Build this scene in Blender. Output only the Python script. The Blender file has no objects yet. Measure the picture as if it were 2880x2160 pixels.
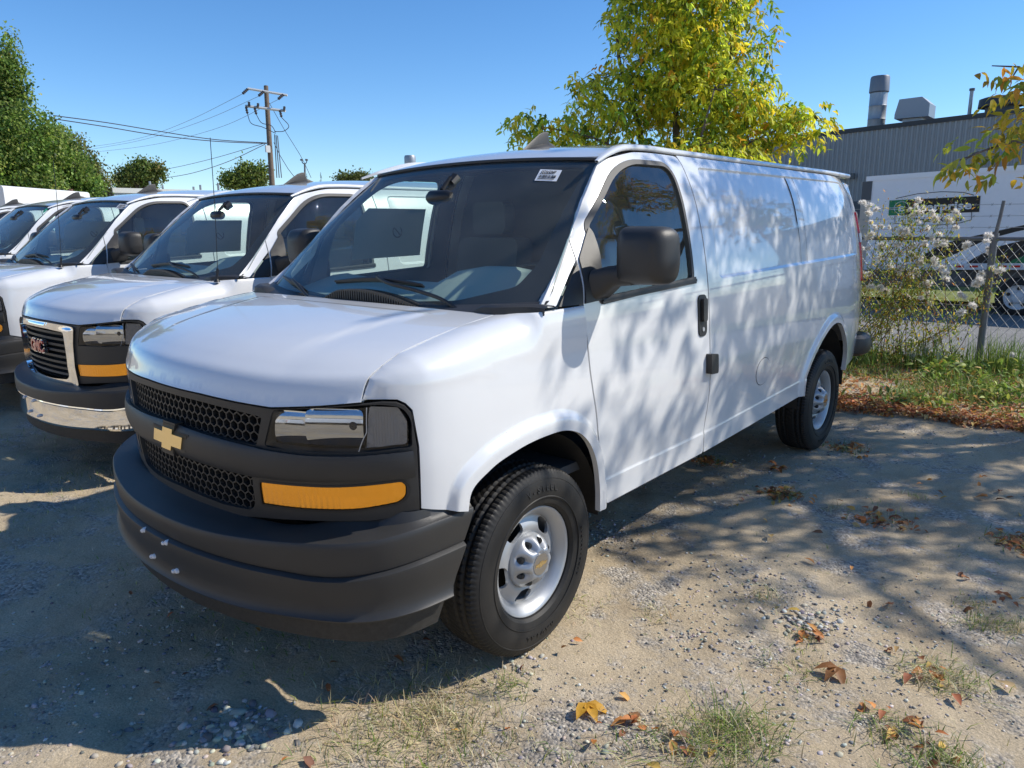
import bpy, math, random
import numpy as np
from mathutils import Vector, Matrix
from mathutils.geometry import delaunay_2d_cdt
random.seed(7); RNG = np.random.default_rng(11)
scn = bpy.context.scene
col = scn.collection
rad = math.radians

# ------------------------------------------------------------------ camera, sky, sun, exposure
CAM = np.array([2.61389, -2.07419, 1.64916])
CR = np.array([0.7640084, 0.64516124, -0.00762478]); CU = np.array([-0.13011216, 0.16563381, 0.9775665]); CF = np.array([-0.63195093, 0.74587695, -0.21048895])
cd = bpy.data.cameras.new('camera'); cam = bpy.data.objects.new('camera', cd); col.objects.link(cam)
cd.sensor_width = 36; cd.lens = 2067.28 / 2880 * 36; cd.clip_end = 3000; cd.clip_start = .05
cam.matrix_world = Matrix(((CR[0], CU[0], -CF[0], CAM[0]), (CR[1], CU[1], -CF[1], CAM[1]), (CR[2], CU[2], -CF[2], CAM[2]), (0, 0, 0, 1)))
scn.camera = cam
SUN = np.array([.78, .83, 1.0]); SUN /= np.linalg.norm(SUN)
world = bpy.data.worlds.new('World'); scn.world = world; world.use_nodes = True
nt = world.node_tree; nt.nodes.clear()
wo = nt.nodes.new('ShaderNodeOutputWorld'); bg = nt.nodes.new('ShaderNodeBackground'); sky = nt.nodes.new('ShaderNodeTexSky')
sky.sky_type = 'NISHITA'; sky.sun_disc = False
sky.sun_elevation = math.asin(SUN[2]); sky.sun_rotation = math.atan2(SUN[0], SUN[1])
sky.altitude = 1000; sky.air_density = 1.0; sky.dust_density = 0; sky.ozone_density = 3.0
hs = nt.nodes.new('ShaderNodeHueSaturation'); hs.inputs['Saturation'].default_value = 1.17
bg.inputs['Strength'].default_value = .128
mu = nt.nodes.new('ShaderNodeMix'); mu.data_type = 'RGBA'; mu.blend_type = 'MULTIPLY'; mu.inputs[0].default_value = 1; mu.inputs[7].default_value = (.87, .935, 1.02, 1)
nt.links.new(sky.outputs[0], mu.inputs[6]); nt.links.new(mu.outputs[2], hs.inputs['Color']); nt.links.new(hs.outputs[0], bg.inputs['Color']); nt.links.new(bg.outputs[0], wo.inputs['Surface'])
sl = bpy.data.lights.new('sun', 'SUN'); sl.energy = 4.0; sl.angle = rad(.53); sl.color = (1, .94, .84)
so = bpy.data.objects.new('sun', sl); col.objects.link(so)
so.rotation_euler = Vector(tuple(SUN)).to_track_quat('Z', 'Y').to_euler()
scn.view_settings.view_transform = 'Standard'; scn.view_settings.look = 'None'
scn.view_settings.exposure = 0.40; scn.view_settings.gamma = 1.0; scn.view_settings.use_curve_mapping = False
try:
    scn.cycles.max_bounces = 10; scn.cycles.transparent_max_bounces = 24; scn.cycles.caustics_reflective = False; scn.cycles.caustics_refractive = False
    scn.cycles.sample_clamp_indirect = 6
except Exception: pass

def at_ground(px, py, z=0.0):           # photo pixel (2880 wide) -> the ground point that is seen there
    d = CF + ((px - 1440) / 2067.28) * CR - ((py - 1080) / 2067.28) * CU
    t = (z - CAM[2]) / d[2]
    return CAM + t * d

# ------------------------------------------------------------------ materials
MATS = {}
def mat(name, c, rough=.5, metal=0., noise=0., nscale=8., bump=0., bscale=60., coat=0., coat_r=.03, spec=None, c2=None, detail=6., trans=0., attr=None, sheen=0.):
    if name in MATS: return MATS[name]
    m = bpy.data.materials.new(name); m.use_nodes = True; t = m.node_tree; n = t.nodes; L = t.links
    b = n['Principled BSDF']; b.inputs['Base Color'].default_value = (*c, 1); b.inputs['Roughness'].default_value = rough; b.inputs['Metallic'].default_value = metal
    if coat: b.inputs['Coat Weight'].default_value = coat; b.inputs['Coat Roughness'].default_value = coat_r
    if spec is not None: b.inputs['Specular IOR Level'].default_value = spec
    tc = n.new('ShaderNodeTexCoord')
    if noise or c2:
        q = n.new('ShaderNodeTexNoise'); q.inputs['Scale'].default_value = nscale; q.inputs['Detail'].default_value = detail; q.inputs['Roughness'].default_value = .65
        L.new(tc.outputs['Object'], q.inputs['Vector'])
        r = n.new('ShaderNodeValToRGB'); r.color_ramp.elements[0].position = .3; r.color_ramp.elements[1].position = .72
        d = c2 if c2 else tuple(max(0, x * (1 - noise)) for x in c); e = c if c2 else tuple(min(1, x * (1 + noise * .6)) for x in c)
        r.color_ramp.elements[0].color = (*d, 1); r.color_ramp.elements[1].color = (*e, 1)
        L.new(q.outputs['Fac'], r.inputs['Fac']); L.new(r.outputs['Color'], b.inputs['Base Color'])
    if attr:
        a = n.new('ShaderNodeAttribute'); a.attribute_name = attr; L.new(a.outputs['Color'], b.inputs['Base Color'])
    if bump:
        q2 = n.new('ShaderNodeTexNoise'); q2.inputs['Scale'].default_value = bscale; q2.inputs['Detail'].default_value = 4
        L.new(tc.outputs['Object'], q2.inputs['Vector'])
        bp = n.new('ShaderNodeBump'); bp.inputs['Strength'].default_value = bump; bp.inputs['Distance'].default_value = .01
        L.new(q2.outputs['Fac'], bp.inputs['Height']); L.new(bp.outputs['Normal'], b.inputs['Normal'])
    if trans:                                             # thin translucent leaf / petal
        td = n.new('ShaderNodeBsdfTranslucent'); mx = n.new('ShaderNodeMixShader'); mx.inputs[0].default_value = trans
        if attr: L.new(a.outputs['Color'], td.inputs['Color'])
        else: td.inputs['Color'].default_value = (*c, 1)
        L.new(b.outputs[0], mx.inputs[1]); L.new(td.outputs[0], mx.inputs[2]); L.new(mx.outputs[0], n['Material Output'].inputs['Surface'])
    MATS[name] = m; return m
def glass(name, tint, ior=1.5, rough=0., wave=0., dust=0.):
    m = bpy.data.materials.new(name); m.use_nodes = True; t = m.node_tree; n = t.nodes; L = t.links
    n.remove(n['Principled BSDF'])
    tr = n.new('ShaderNodeBsdfTransparent'); tr.inputs[0].default_value = (*tint, 1)
    gl = n.new('ShaderNodeBsdfGlossy'); gl.inputs['Roughness'].default_value = rough
    fr = n.new('ShaderNodeFresnel'); ge = n.new('ShaderNodeNewGeometry'); iv = n.new('ShaderNodeMapRange'); iv.inputs[3].default_value = ior; iv.inputs[4].default_value = 1 / ior; L.new(ge.outputs['Backfacing'], iv.inputs[0]); L.new(iv.outputs[0], fr.inputs['IOR'])   # a pane reflects alike from both sides
    mx = n.new('ShaderNodeMixShader'); L.new(fr.outputs[0], mx.inputs[0]); L.new(tr.outputs[0], mx.inputs[1]); L.new(gl.outputs[0], mx.inputs[2])
    if wave:
        tc = n.new('ShaderNodeTexCoord'); q = n.new('ShaderNodeTexNoise'); q.inputs['Scale'].default_value = 5; q.inputs['Detail'].default_value = 1
        L.new(tc.outputs['Object'], q.inputs['Vector']); bp = n.new('ShaderNodeBump'); bp.inputs['Strength'].default_value = wave; bp.inputs['Distance'].default_value = .01
        L.new(q.outputs['Fac'], bp.inputs['Height']); L.new(bp.outputs[0], gl.inputs['Normal']); L.new(bp.outputs[0], fr.inputs['Normal'])
    out = mx.outputs[0]
    if dust:                                              # a film of dust on the glass
        tc = n.new('ShaderNodeTexCoord'); q = n.new('ShaderNodeTexNoise'); q.inputs['Scale'].default_value = 3; q.inputs['Detail'].default_value = 8; L.new(tc.outputs['Object'], q.inputs['Vector'])
        sc = n.new('ShaderNodeMath'); sc.operation = 'MULTIPLY'; sc.inputs[1].default_value = dust * 2; L.new(q.outputs['Fac'], sc.inputs[0])
        df = n.new('ShaderNodeBsdfDiffuse'); df.inputs[0].default_value = (.6, .6, .57, 1); m2 = n.new('ShaderNodeMixShader'); L.new(sc.outputs[0], m2.inputs[0]); L.new(out, m2.inputs[1]); L.new(df.outputs[0], m2.inputs[2]); out = m2.outputs[0]
    L.new(out, n['Material Output'].inputs['Surface']); MATS[name] = m; return m

# ------------------------------------------------------------------ mesh helpers
def link(o, parent=None):
    col.objects.link(o)
    if parent is not None: o.parent = parent
    return o
def mk(name, V, F, m, parent=None, smooth=True, angle=40, attr=None):
    me = bpy.data.meshes.new(name); V = np.asarray(V, float).reshape(-1, 3)
    if isinstance(F, np.ndarray) and F.ndim == 2:
        k = F.shape[1]; nf = len(F)
        me.vertices.add(len(V)); me.vertices.foreach_set('co', V.ravel().astype(np.float32))
        me.loops.add(nf * k); me.loops.foreach_set('vertex_index', F.ravel().astype(np.int32))
        me.polygons.add(nf); me.polygons.foreach_set('loop_start', (np.arange(nf) * k).astype(np.int32)); me.polygons.foreach_set('loop_total', np.full(nf, k, np.int32))
        me.update(calc_edges=True); me.validate()
    else:
        me.from_pydata(V.tolist(), [], F); me.update()
    if attr is not None:
        ca = me.color_attributes.new('tint', 'FLOAT_COLOR', 'POINT'); A = np.ones((len(V), 4), np.float32); A[:, :3] = attr; ca.data.foreach_set('color', A.ravel())
    if smooth:
        me.shade_smooth()
        if angle: me.set_sharp_from_angle(angle=rad(angle))
    if m is not None: me.materials.append(m)
    return link(bpy.data.objects.new(name, me), parent)
class MB:                                  # collects pieces into ONE mesh
    def __init__(s): s.V = []; s.F = []; s.n = 0; s.A = []
    def add(s, V, F, tint=None):
        V = np.asarray(V, float).reshape(-1, 3); s.V.append(V)
        s.F += [tuple(int(i) + s.n for i in f) for f in F]; s.n += len(V)
        if tint is not None: s.A.append(np.tile(np.asarray(tint, np.float32), (len(V), 1)))
    def box(s, lo, hi, M=None):
        x0, y0, z0 = lo; x1, y1, z1 = hi
        V = np.array([(x0, y0, z0), (x1, y0, z0), (x1, y1, z0), (x0, y1, z0), (x0, y0, z1), (x1, y0, z1), (x1, y1, z1), (x0, y1, z1)], float)
        if M is not None: V = xf(V, M)
        s.add(V, [(0, 3, 2, 1), (4, 5, 6, 7), (0, 1, 5, 4), (1, 2, 6, 5), (2, 3, 7, 6), (3, 0, 4, 7)])
    def tube(s, P, r, n=8, closed=False, caps=True): s.add(*tube(P, r, n, closed, caps))
    def lathe(s, prof, n=32, M=None, closed=False):
        V, F = lathe(prof, n, closed); s.add(xf(V, M) if M is not None else V, F)
    def build(s, name, m, parent=None, smooth=True, angle=40):
        return mk(name, np.concatenate(s.V), s.F, m, parent, smooth, angle, np.concatenate(s.A) if s.A else None)
def xf(V, M):
    M = np.array(M); return np.asarray(V) @ M[:3, :3].T + M[:3, 3]
def tube(P, r, n=8, closed=False, caps=True):
    P = np.asarray(P, float); k = len(P); r = np.broadcast_to(np.asarray(r, float), (k,))
    T = (np.roll(P, -1, 0) - np.roll(P, 1, 0)) if closed else np.gradient(P, axis=0)
    T /= np.linalg.norm(T, axis=1)[:, None] + 1e-12
    u = np.array([0, 0, 1.]) if abs(T[0][2]) < .9 else np.array([1., 0, 0])
    V = []
    for i in range(k):
        u = u - T[i] * (u @ T[i]); u /= np.linalg.norm(u) + 1e-12; w = np.cross(T[i], u)
        a = np.arange(n) * 2 * np.pi / n
        V.append(P[i] + r[i] * (np.cos(a)[:, None] * u + np.sin(a)[:, None] * w))
    V = np.concatenate(V); F = []
    for i in range(k if closed else k - 1):
        j = (i + 1) % k
        for q in range(n): F.append((i * n + q, i * n + (q + 1) % n, j * n + (q + 1) % n, j * n + q))
    if caps and not closed: F.append(tuple(range(n))[::-1]); F.append(tuple((k - 1) * n + q for q in range(n)))
    return V, F
def lathe(prof, n=32, closed=False):       # prof: (axial x, radius); axis = X
    p = np.asarray(prof, float); a = np.arange(n) * 2 * np.pi / n; k = len(p)
    V = np.stack([np.repeat(p[:, :1], n, 1), p[:, 1:] * np.cos(a), p[:, 1:] * np.sin(a)], -1).reshape(-1, 3); F = []
    for i in range(k if closed else k - 1):
        j = (i + 1) % k
        for q in range(n): F.append((i * n + q, j * n + q, j * n + (q + 1) % n, i * n + (q + 1) % n))
    return V, F
def herm(X, Y):                            # smooth interpolating function
    X = np.asarray(X, float); Y = np.asarray(Y, float); m = np.gradient(Y, X, axis=0)
    def f(x):
        x = np.asarray(x, float); i = np.clip(np.searchsorted(X, x) - 1, 0, len(X) - 2); h = X[i + 1] - X[i]; t = np.clip((x - X[i]) / h, 0, 1)
        if Y.ndim > 1: h = h[..., None]; t = t[..., None]
        return (2*t**3-3*t**2+1)*Y[i]+(t**3-2*t**2+t)*h*m[i]+(-2*t**3+3*t**2)*Y[i+1]+(t**3-t**2)*h*m[i+1]
    return f
def spline(P, step=.02, closed=False):
    P = np.asarray(P, float)
    if closed: Q = np.concatenate([P[-2:], P, P[:3]])
    else: Q = P
    s = np.r_[0, np.cumsum(np.linalg.norm(np.diff(Q, axis=0), axis=1))]; f = herm(s, Q)
    if closed: lo, hi = s[2], s[2 + len(P)]
    else: lo, hi = 0, s[-1]
    n = max(3, int((hi - lo) / step)); t = np.linspace(lo, hi, n, endpoint=not closed)
    return f(t)
def sstep(a, b, x): t = np.clip((x - a) / (b - a), 0, 1); return t * t * (3 - 2 * t)
def pip(P, poly):
    x, y = P[:, 0], P[:, 1]; c = np.zeros(len(P), bool); q = np.asarray(poly); j = len(q) - 1
    for i in range(len(q)):
        xi, yi = q[i]; xj, yj = q[j]
        if yi != yj:
            k = ((yi > y) != (yj > y)) & (x < (xj - xi) * (y - yi) / (yj - yi) + xi); c ^= k
        j = i
    return c
def pdist(P, poly, closed=True):           # distance to a polyline
    q = np.asarray(poly, float); d = np.full(len(P), 1e9)
    n = len(q) if closed else len(q) - 1
    for i in range(n):
        a = q[i]; b = q[(i + 1) % len(q)]; ab = b - a; t = np.clip(((P - a) @ ab) / (ab @ ab + 1e-15), 0, 1)
        d = np.minimum(d, np.linalg.norm(P - a - t[:, None] * ab, axis=1))
    return d
def offs(poly, d, closed=True):            # offset a polyline to its left by d (inward for CCW)
    q = np.asarray(poly, float)
    T = (np.roll(q, -1, 0) - np.roll(q, 1, 0)) if closed else np.gradient(q, axis=0)
    T /= np.linalg.norm(T, axis=1)[:, None] + 1e-12
    return q + d * np.stack([-T[:, 1], T[:, 0]], 1)
def resamp(poly, step, closed=True):
    q = np.asarray(poly, float); out = []; n = len(q) if closed else len(q) - 1
    for i in range(n):
        a = q[i]; b = q[(i + 1) % len(q)]; k = max(1, int(math.ceil(np.linalg.norm(b - a) / step)))
        for t in range(k): out.append(a + (b - a) * t / k)
    if not closed: out.append(q[-1])
    return np.array(out)
def roundpoly(poly, r, n=5):               # round all corners (r scalar or per corner)
    q = np.asarray(poly, float); out = []; N = len(q); r = np.broadcast_to(np.asarray(r, float), (N,))
    for i in range(N):
        p, a, b = q[i], q[i - 1], q[(i + 1) % N]; da = a - p; db = b - p; la = np.linalg.norm(da); lb = np.linalg.norm(db)
        k = min(r[i], la * .45, lb * .45)
        if k < 1e-5: out.append(p); continue
        s = p + da / la * k; e = p + db / lb * k
        for t in np.linspace(0, 1, n): out.append((1 - t)**2 * s + 2 * t * (1 - t) * p + t * t * e)
    return np.array(out)
def panel(name, outline, mp, m, parent=None, step=(.05, .05), holes=(), rings=(), flange=.012, hflange=None, bstep=None, ref=(0, 2, 1), mirror=False, angle=35, eps=.0025):
    """A sheet cut out of the surface mp(a,b): meshed with its outline and holes exact, edges turned inward."""
    bs = bstep or min(step) * .6
    loops = [resamp(outline, bs)] + [resamp(h, bs) for h in holes]
    pts = np.concatenate(loops); edges = []; k = 0
    for l in loops: edges += [(k + i, k + (i + 1) % len(l)) for i in range(len(l))]; k += len(l)
    lo = loops[0].min(0); hi = loops[0].max(0)
    gx = np.arange(lo[0] + step[0] * .5, hi[0], step[0]); gy = np.arange(lo[1] + step[1] * .5, hi[1], step[1])
    G = np.stack(np.meshgrid(gx, gy), -1).reshape(-1, 2)
    R = np.concatenate([np.asarray(r, float) for r in rings]) if len(rings) else np.zeros((0, 2))
    def inside(P, mar):
        k = pip(P, loops[0])
        for h in loops[1:]: k &= ~pip(P, h)
        if mar > 0 and k.any():
            Q = P[k]; d = np.full(len(Q), 1e9)
            for l in loops: d = np.minimum(d, pdist(Q, l))
            kk = k.copy(); kk[k] = d > mar; k = kk
        return k
    if len(G): G = G[inside(G, bs * .5)]
    if len(R) and inside(R, .002).any():
        R = R[inside(R, .002)]
        if len(G):
            dm = np.full(len(G), 1e9)
            for i in range(0, len(G), 2000): dm[i:i+2000] = np.sqrt(((G[i:i+2000, None] - R[None])**2).sum(-1)).min(1)
            G = G[dm > min(step) * .3]
    else: R = R[:0]
    A = np.concatenate([pts, R, G])
    r = delaunay_2d_cdt([Vector((float(x), float(y))) for x, y in A], edges, [], 0, 1e-6)
    P2 = np.array([(v.x, v.y) for v in r[0]]); T = np.array([f for f in r[2]])
    c = P2[T].mean(1); T = T[inside(c, 0)]
    used = np.unique(T); remap = -np.ones(len(P2), int); remap[used] = np.arange(len(used)); P2 = P2[used]; T = remap[T]
    V = mp(P2[:, 0], P2[:, 1])
    N = np.cross(V[T[:, 1]] - V[T[:, 0]], V[T[:, 2]] - V[T[:, 0]])
    if (N.sum(0) @ (V.mean(0) - np.asarray(ref))) < 0: T = T[:, ::-1]; N = -N
    VN = np.zeros_like(V)
    for i in range(3): np.add.at(VN, T[:, i], N)
    VN /= np.linalg.norm(VN, axis=1)[:, None] + 1e-12
    F = [tuple(t) for t in T.tolist()]; nsurf = len(F)
    e = eps; da = (mp(P2[:, 0] + e, P2[:, 1]) - mp(P2[:, 0] - e, P2[:, 1])); db = (mp(P2[:, 0], P2[:, 1] + e) - mp(P2[:, 0], P2[:, 1] - e)); AN = np.cross(da, db); ln = np.linalg.norm(AN, axis=1)[:, None]
    AN = np.where(ln > 1e-12, AN / (ln + 1e-15), VN); AN *= np.where((AN * VN).sum(1) < 0, -1, 1)[:, None]; AN = np.where(((AN * VN).sum(1) > .5)[:, None], AN, VN)
    if flange or hflange:
        cnt = {}
        for t in T.tolist():
            for i in range(3): cnt[(t[i], t[(i + 1) % 3])] = 1
        be = [e for e in cnt if (e[1], e[0]) not in cnt]
        onout = pdist(P2, loops[0]) < bs * .3 if (hflange is not None) else np.ones(len(P2), bool)
        new = {}; EV = []
        def nv(i):
            if i not in new:
                new[i] = len(V) + len(EV); f = flange if onout[i] else hflange
                EV.append(V[i] - VN[i] * f)
            return new[i]
        for a, b in be: F.append((b, a, nv(a), nv(b)))
        if EV: V = np.concatenate([V, np.array(EV)])
    if mirror: V = V * np.array([-1, 1, 1]); F = [f[::-1] for f in F]; AN = AN * np.array([-1, 1, 1])
    ob = mk(name, V, F, m, parent, True, None); me = ob.data; Ln = []
    for i, f in enumerate(F):
        if i < nsurf: Ln += [AN[j] for j in f]
        else: q = np.cross(V[f[1]] - V[f[0]], V[f[2]] - V[f[0]]); q = q / (np.linalg.norm(q) + 1e-12); Ln += [q] * len(f)
    me.normals_split_custom_set(np.array(Ln).tolist())
    return ob
def text_mesh(name, s, size, m, M, parent=None, ext=.0, align='CENTER', bold=0., sx=1.):
    c = bpy.data.curves.new(name, 'FONT'); c.body = s; c.size = size; c.align_x = align; c.align_y = 'CENTER'; c.extrude = ext; c.offset = bold; c.resolution_u = 3
    o = bpy.data.objects.new(name, c); col.objects.link(o)
    bpy.context.view_layer.update()
    me = bpy.data.meshes.new_from_object(o.evaluated_get(bpy.context.evaluated_depsgraph_get())); me.name = name
    bpy.data.objects.remove(o)
    n = len(me.vertices); V = np.empty(n * 3, np.float32); me.vertices.foreach_get('co', V); V = V.reshape(-1, 3); V[:, 0] *= sx
    V = xf(V, M); me.vertices.foreach_set('co', V.astype(np.float32).ravel()); me.update()
    me.materials.clear(); me.materials.append(m)
    return link(bpy.data.objects.new(name, me), parent)
def frame(o, ex, ey):                      # 4x4 from origin, x and y axes
    ex = np.array(ex, float); ex /= np.linalg.norm(ex); ey = np.array(ey, float); ey = ey - ex * (ex @ ey); ey /= np.linalg.norm(ey); ez = np.cross(ex, ey)
    M = np.eye(4); M[:3, 0] = ex; M[:3, 1] = ey; M[:3, 2] = ez; M[:3, 3] = o; return M
def thing(name, label, cat, loc=(0, 0, 0), rz=0., group=None):
    o = bpy.data.objects.new(name, None); o.empty_display_size = .3; link(o); o.location = loc; o.rotation_euler = (0, 0, rz)
    return tag(o, label, cat, group)
def tag(o, label, cat, group=None):
    o['label'] = label; o['category'] = cat
    if group: o['group'] = group
    return o
def copy_tree(o, parent=None, skip=()):
    c = o.copy(); col.objects.link(c)
    if parent is not None: c.parent = parent
    for ch in list(o.children):
        if ch.name.split('.')[0] not in skip: copy_tree(ch, c, skip)
    return c
# ================================================================== THE VANS
PAINT = mat('white_paint', (.69, .70, .71), .28, coat=1., coat_r=.03, noise=.025, nscale=3, bump=.004, bscale=2.5)
PLAST = mat('black_textured_plastic', (.034, .033, .032), .46, bump=.12, bscale=700, spec=.45, noise=.15, nscale=4)
GLOSSB = mat('black_rubber', (.012, .012, .013), .45)
DARK = mat('dark_void', (.006, .006, .006), .9)
GAPM = mat('panel_gap', (.03, .03, .033), .8)
TRIMG = mat('window_seal', (.05, .05, .05), .6)
INTER = mat('interior_grey', (.10, .104, .105), .8, bump=.1, bscale=300)
DASHM = mat('dashboard_grey', (.40, .43, .41), .7, bump=.1, bscale=300)
CHROME = mat('chrome', (.86, .87, .88), .05, 1.)
STEEL = mat('silver_wheel_paint', (.44, .45, .46), .42, .45, bump=.03, bscale=200)
RUBBER = mat('tyre_rubber', (.016, .0155, .015), .6, noise=.35, nscale=14, bump=.05, bscale=90, c2=(.024, .022, .02), spec=.35)
GOLD = mat('gold_badge', (1., .80, .42), .24, 1., bump=.05, bscale=900)
AMBER = mat('amber_lens', (1., .43, .015), .2, .85, coat=1.)
REDL = mat('red_lens', (.6, .012, .015), .12, coat=1.)
PAPER = mat('white_paper', (.78, .79, .8), .6)
INK = mat('black_ink', (.01, .01, .012), .6)
WSG = glass('windshield_glass', (.80, .92, .87), 1.5, 0, .03, .07)
SDG = glass('side_glass', (.84, .94, .90), 1.9, 0, .10, .02)
LENS = glass('clear_lens', (.93, .94, .95), 1.5, 0)

SZ = [.2, .40, .46, .60, .70, .80, .90, .99, 1.15, 1.346, 1.5, 1.633, 1.76, 1.884, 1.95, 2.0, 2.05]
SX = [.957, .964, .967, .976, .985, .990, .992, .987, .974, .953, .928, .898, .862, .81, .773, .733, .68]
S_ = herm(SZ, SX)
FA = [(0, -.894), (.2, -.884), (.4, -.853), (.6, -.797), (.75, -.727), (.85, -.66), (.92, -.591), (.955, -.53), (.975, -.45), (.985, -.36), (.99, -.25), (.992, -.1), (.992, 0)]
def fnose(x): x = np.abs(x); return np.interp(x, *zip(*FB))
FAs = spline([(-x, y) for x, y in FA[3:0:-1]] + FA, .004); FAs = FAs[np.argmin(np.abs(FAs[:, 0])):]; FAs[0, 0] = 0
FB = [(x, y) for x, y in FAs if True]; FBx = np.maximum.accumulate(FAs[:, 0])
def fnose(x): return np.interp(np.abs(x), FBx, FAs[:, 1])
ys = np.arange(.02, 3.7, .05); yt = np.arange(3.7, 4.46, .02)
rear = spline([(.992 - .186 * .72**2, 4.42), (.887, 4.45), (.868, 4.53), (.835, 4.62), (.765, 4.70), (.6, 4.745), (.3, 4.76), (0, 4.765)], .01)
BASE = np.concatenate([FAs[:-1], [(.992, 0)], np.stack([0*ys+.992, ys], 1), np.stack([.992-.186*(yt-3.7)**2, yt], 1), rear[5:]])
sb = np.r_[0, np.cumsum(np.hypot(*np.diff(BASE, axis=0).T))]; A0 = sb[len(FAs)-1]; BA = sb - A0
TG = np.gradient(BASE, BA, axis=0); TG /= np.linalg.norm(TG, axis=1)[:, None]
for _ in range(3): TG[1:-1] = (TG[:-2] + 2*TG[1:-1] + TG[2:]) / 4
def base(a):
    a = np.asarray(a, float); s = np.sign(a + A0); aa = a                      # a runs along the plan outline, a = y on the straight side
    p = np.stack([np.interp(aa, BA, BASE[:, 0]), np.interp(aa, BA, BASE[:, 1])], -1)
    t = np.stack([np.interp(aa, BA, TG[:, 0]), np.interp(aa, BA, TG[:, 1])], -1)
    return p, np.stack([t[..., 1], -t[..., 0]], -1)
def a_of_x(x): return np.interp(x, FBx, BA[:len(FAs)])
ARCHF = spline([(-.40, .70), (-.384, .78), (-.30, .835), (-.164, .872), (0, .887), (.144, .878), (.23, .845), (.29, .798), (.345, .72), (.38, .641), (.405, .55), (.416, .455)], .013)
ARCHR = spline([(2.915, .500), (2.905, .616), (2.95, .70), (3.02, .775), (3.103, .838), (3.22, .905), (3.33, .943), (3.43, .952), (3.52, .935), (3.60, .885), (3.68, .815), (3.75, .73), (3.79, .66), (3.80, .545)], .013)
def rshift(a, z): return np.where(a > .4, .016 * (a - .4), 0) * np.where(z > 1.4, np.clip(1 - (z - 1.4) / .8, .2, 1), 1)
INS = np.array([(1.55, 1.37), (4.06, 1.412), (4.12, 1.96), (1.572, 1.943)]); INSr = resamp(roundpoly(INS, [.07, .03, .08, .06], 8), .025)
def side(a, z, off=0., feat=True):
    a = np.asarray(a, float); z = np.asarray(z, float); p, n = base(a)
    sx = S_(z - rshift(a, z)) - .992
    wr = 1 - .3 * sstep(4.5, 4.9, a); o = sx * wr + off - np.interp(z, [1.2, 1.346, 1.45, 1.6, 1.917, 2.0], [0, .028, .05, .058, .036, .02]) * (1 - sstep(0, .24, a - np.interp(z, [1.30, 1.346, 1.6, 1.917, 2.0], [.03, .075, .345, .69, .80])))
    if feat:
        P = np.stack([a, z], -1).reshape(-1, 2); sh = a.shape
        if P[:, 0].min() < .55 and P[:, 1].min() < 1 and feat != 'door':
            d = pdist(P, ARCHF, False).reshape(sh); o = o + .024 * (1 - sstep(.040, .078, d)) * (z < 1.05)
        if P[:, 0].max() > 2.6 and P[:, 1].min() < 1.1:
            d = pdist(P, ARCHR, False).reshape(sh); o = o + .02 * (1 - sstep(.035, .072, d)) * (z < 1.1)
        zc = z - np.where(a > 1.5, .031 * np.clip(a - 1.5, 0, 1.5), 0)
        o = o + np.where((a > .44) & (a < 2.95), .0045 * (1 - sstep(.572, .586, zc)), 0)
        if P[:, 0].max() > 1.6 and P[:, 1].max() > 1.4:
            ins = pip(P, INSr).reshape(sh); d = pdist(P, INSr).reshape(sh); o = o - np.where(ins, .012 * sstep(0, .016, d), 0)
    return np.stack([p[..., 0] + n[..., 0] * o, p[..., 1] + n[..., 1] * o, z], -1)
def sideo(off, feat=False): return lambda a, z: side(a, z, off, feat)
# --- fender top: rolls over from the side to the bonnet seam
SEAMY = [-.80, -.678, -.663, -.647, -.595, -.524, -.363, -.225, -.051, .05, .6]; SEAMZ = [1.09, 1.119, 1.152, 1.186, 1.217, 1.248, 1.282, 1.308, 1.329, 1.338, 1.341]
def seamz(y): return np.interp(y, SEAMY, SEAMZ)
def fender_map(a, w, off=0.):
    a = np.asarray(a, float); p, n = base(a); y = p[..., 1]; zs = seamz(y)
    h = np.interp(y, [-.80, -.674, -.62, -.5, -.3, .0], [.003, .006, .075, .11, .15, .17]); z0 = zs - h
    xs = .82 + .133 * sstep(-.05, .06, y)
    lowm = w <= z0; zz = np.where(lowm, w, z0); L = side(a, np.minimum(zz, 1.34), off)
    t = np.clip((w - z0) / h, 0, 1) * np.pi / 2; k = .78
    x1 = L[..., 0]; xt = np.minimum(xs, x1)
    X = np.where(lowm, x1, xt + (x1 - xt) * np.cos(t)**k); Z = np.where(lowm, w, z0 + h * np.sin(t)**k)
    Y = np.where(lowm, L[..., 1], L[..., 1] * (1 - np.sin(t)**2) + y * np.sin(t)**2)
    return np.stack([X, Y, Z], -1)
# --- bonnet
def hood_map(x, q, off=0.):
    x = np.asarray(x, float); q = np.asarray(q, float); ax = np.abs(x); f = fnose(ax); yr = -.057 - .032 * (1 - (ax / .82)**2); Lx = yr - f
    zl = np.interp(ax, [0, .2, .39, .53, .70, .822], [1.094, 1.094, 1.087, 1.083, 1.101, 1.117]); zr = 1.329 + .009 * (1 - (ax / .82)**2)
    d = q * Lx; qq = d * (1 - (1 - .63 / Lx) * q) / .63
    g = np.interp(qq, GQ, GZ); Z = zl + (zr - zl) * g
    xc = .42 + .17 * q; m = (1 - sstep(xc - .03, xc + .03, ax)) * sstep(.1, .45, q) * (1 - sstep(.86, .9, q))
    Z = Z + .007 * m + off
    return np.stack([x, f + d - .006 * np.sin(np.clip(qq / .12, 0, 1) * np.pi), Z], -1)
_gq = np.array([0, .012, .033, .06, .085, .156, .25, .317, .455, .55, .63]) / .63; _gz = np.array([0, .030, .066, .088, .102, .131, .155, .168, .192, .205, .214]) / .214
GQ = np.linspace(0, 1, 400); GZ = herm(_gq, _gz)(GQ); GZ = np.convolve(np.pad(GZ, 6, mode='reflect', reflect_type='odd'), np.ones(13) / 13, 'valid')
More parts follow.
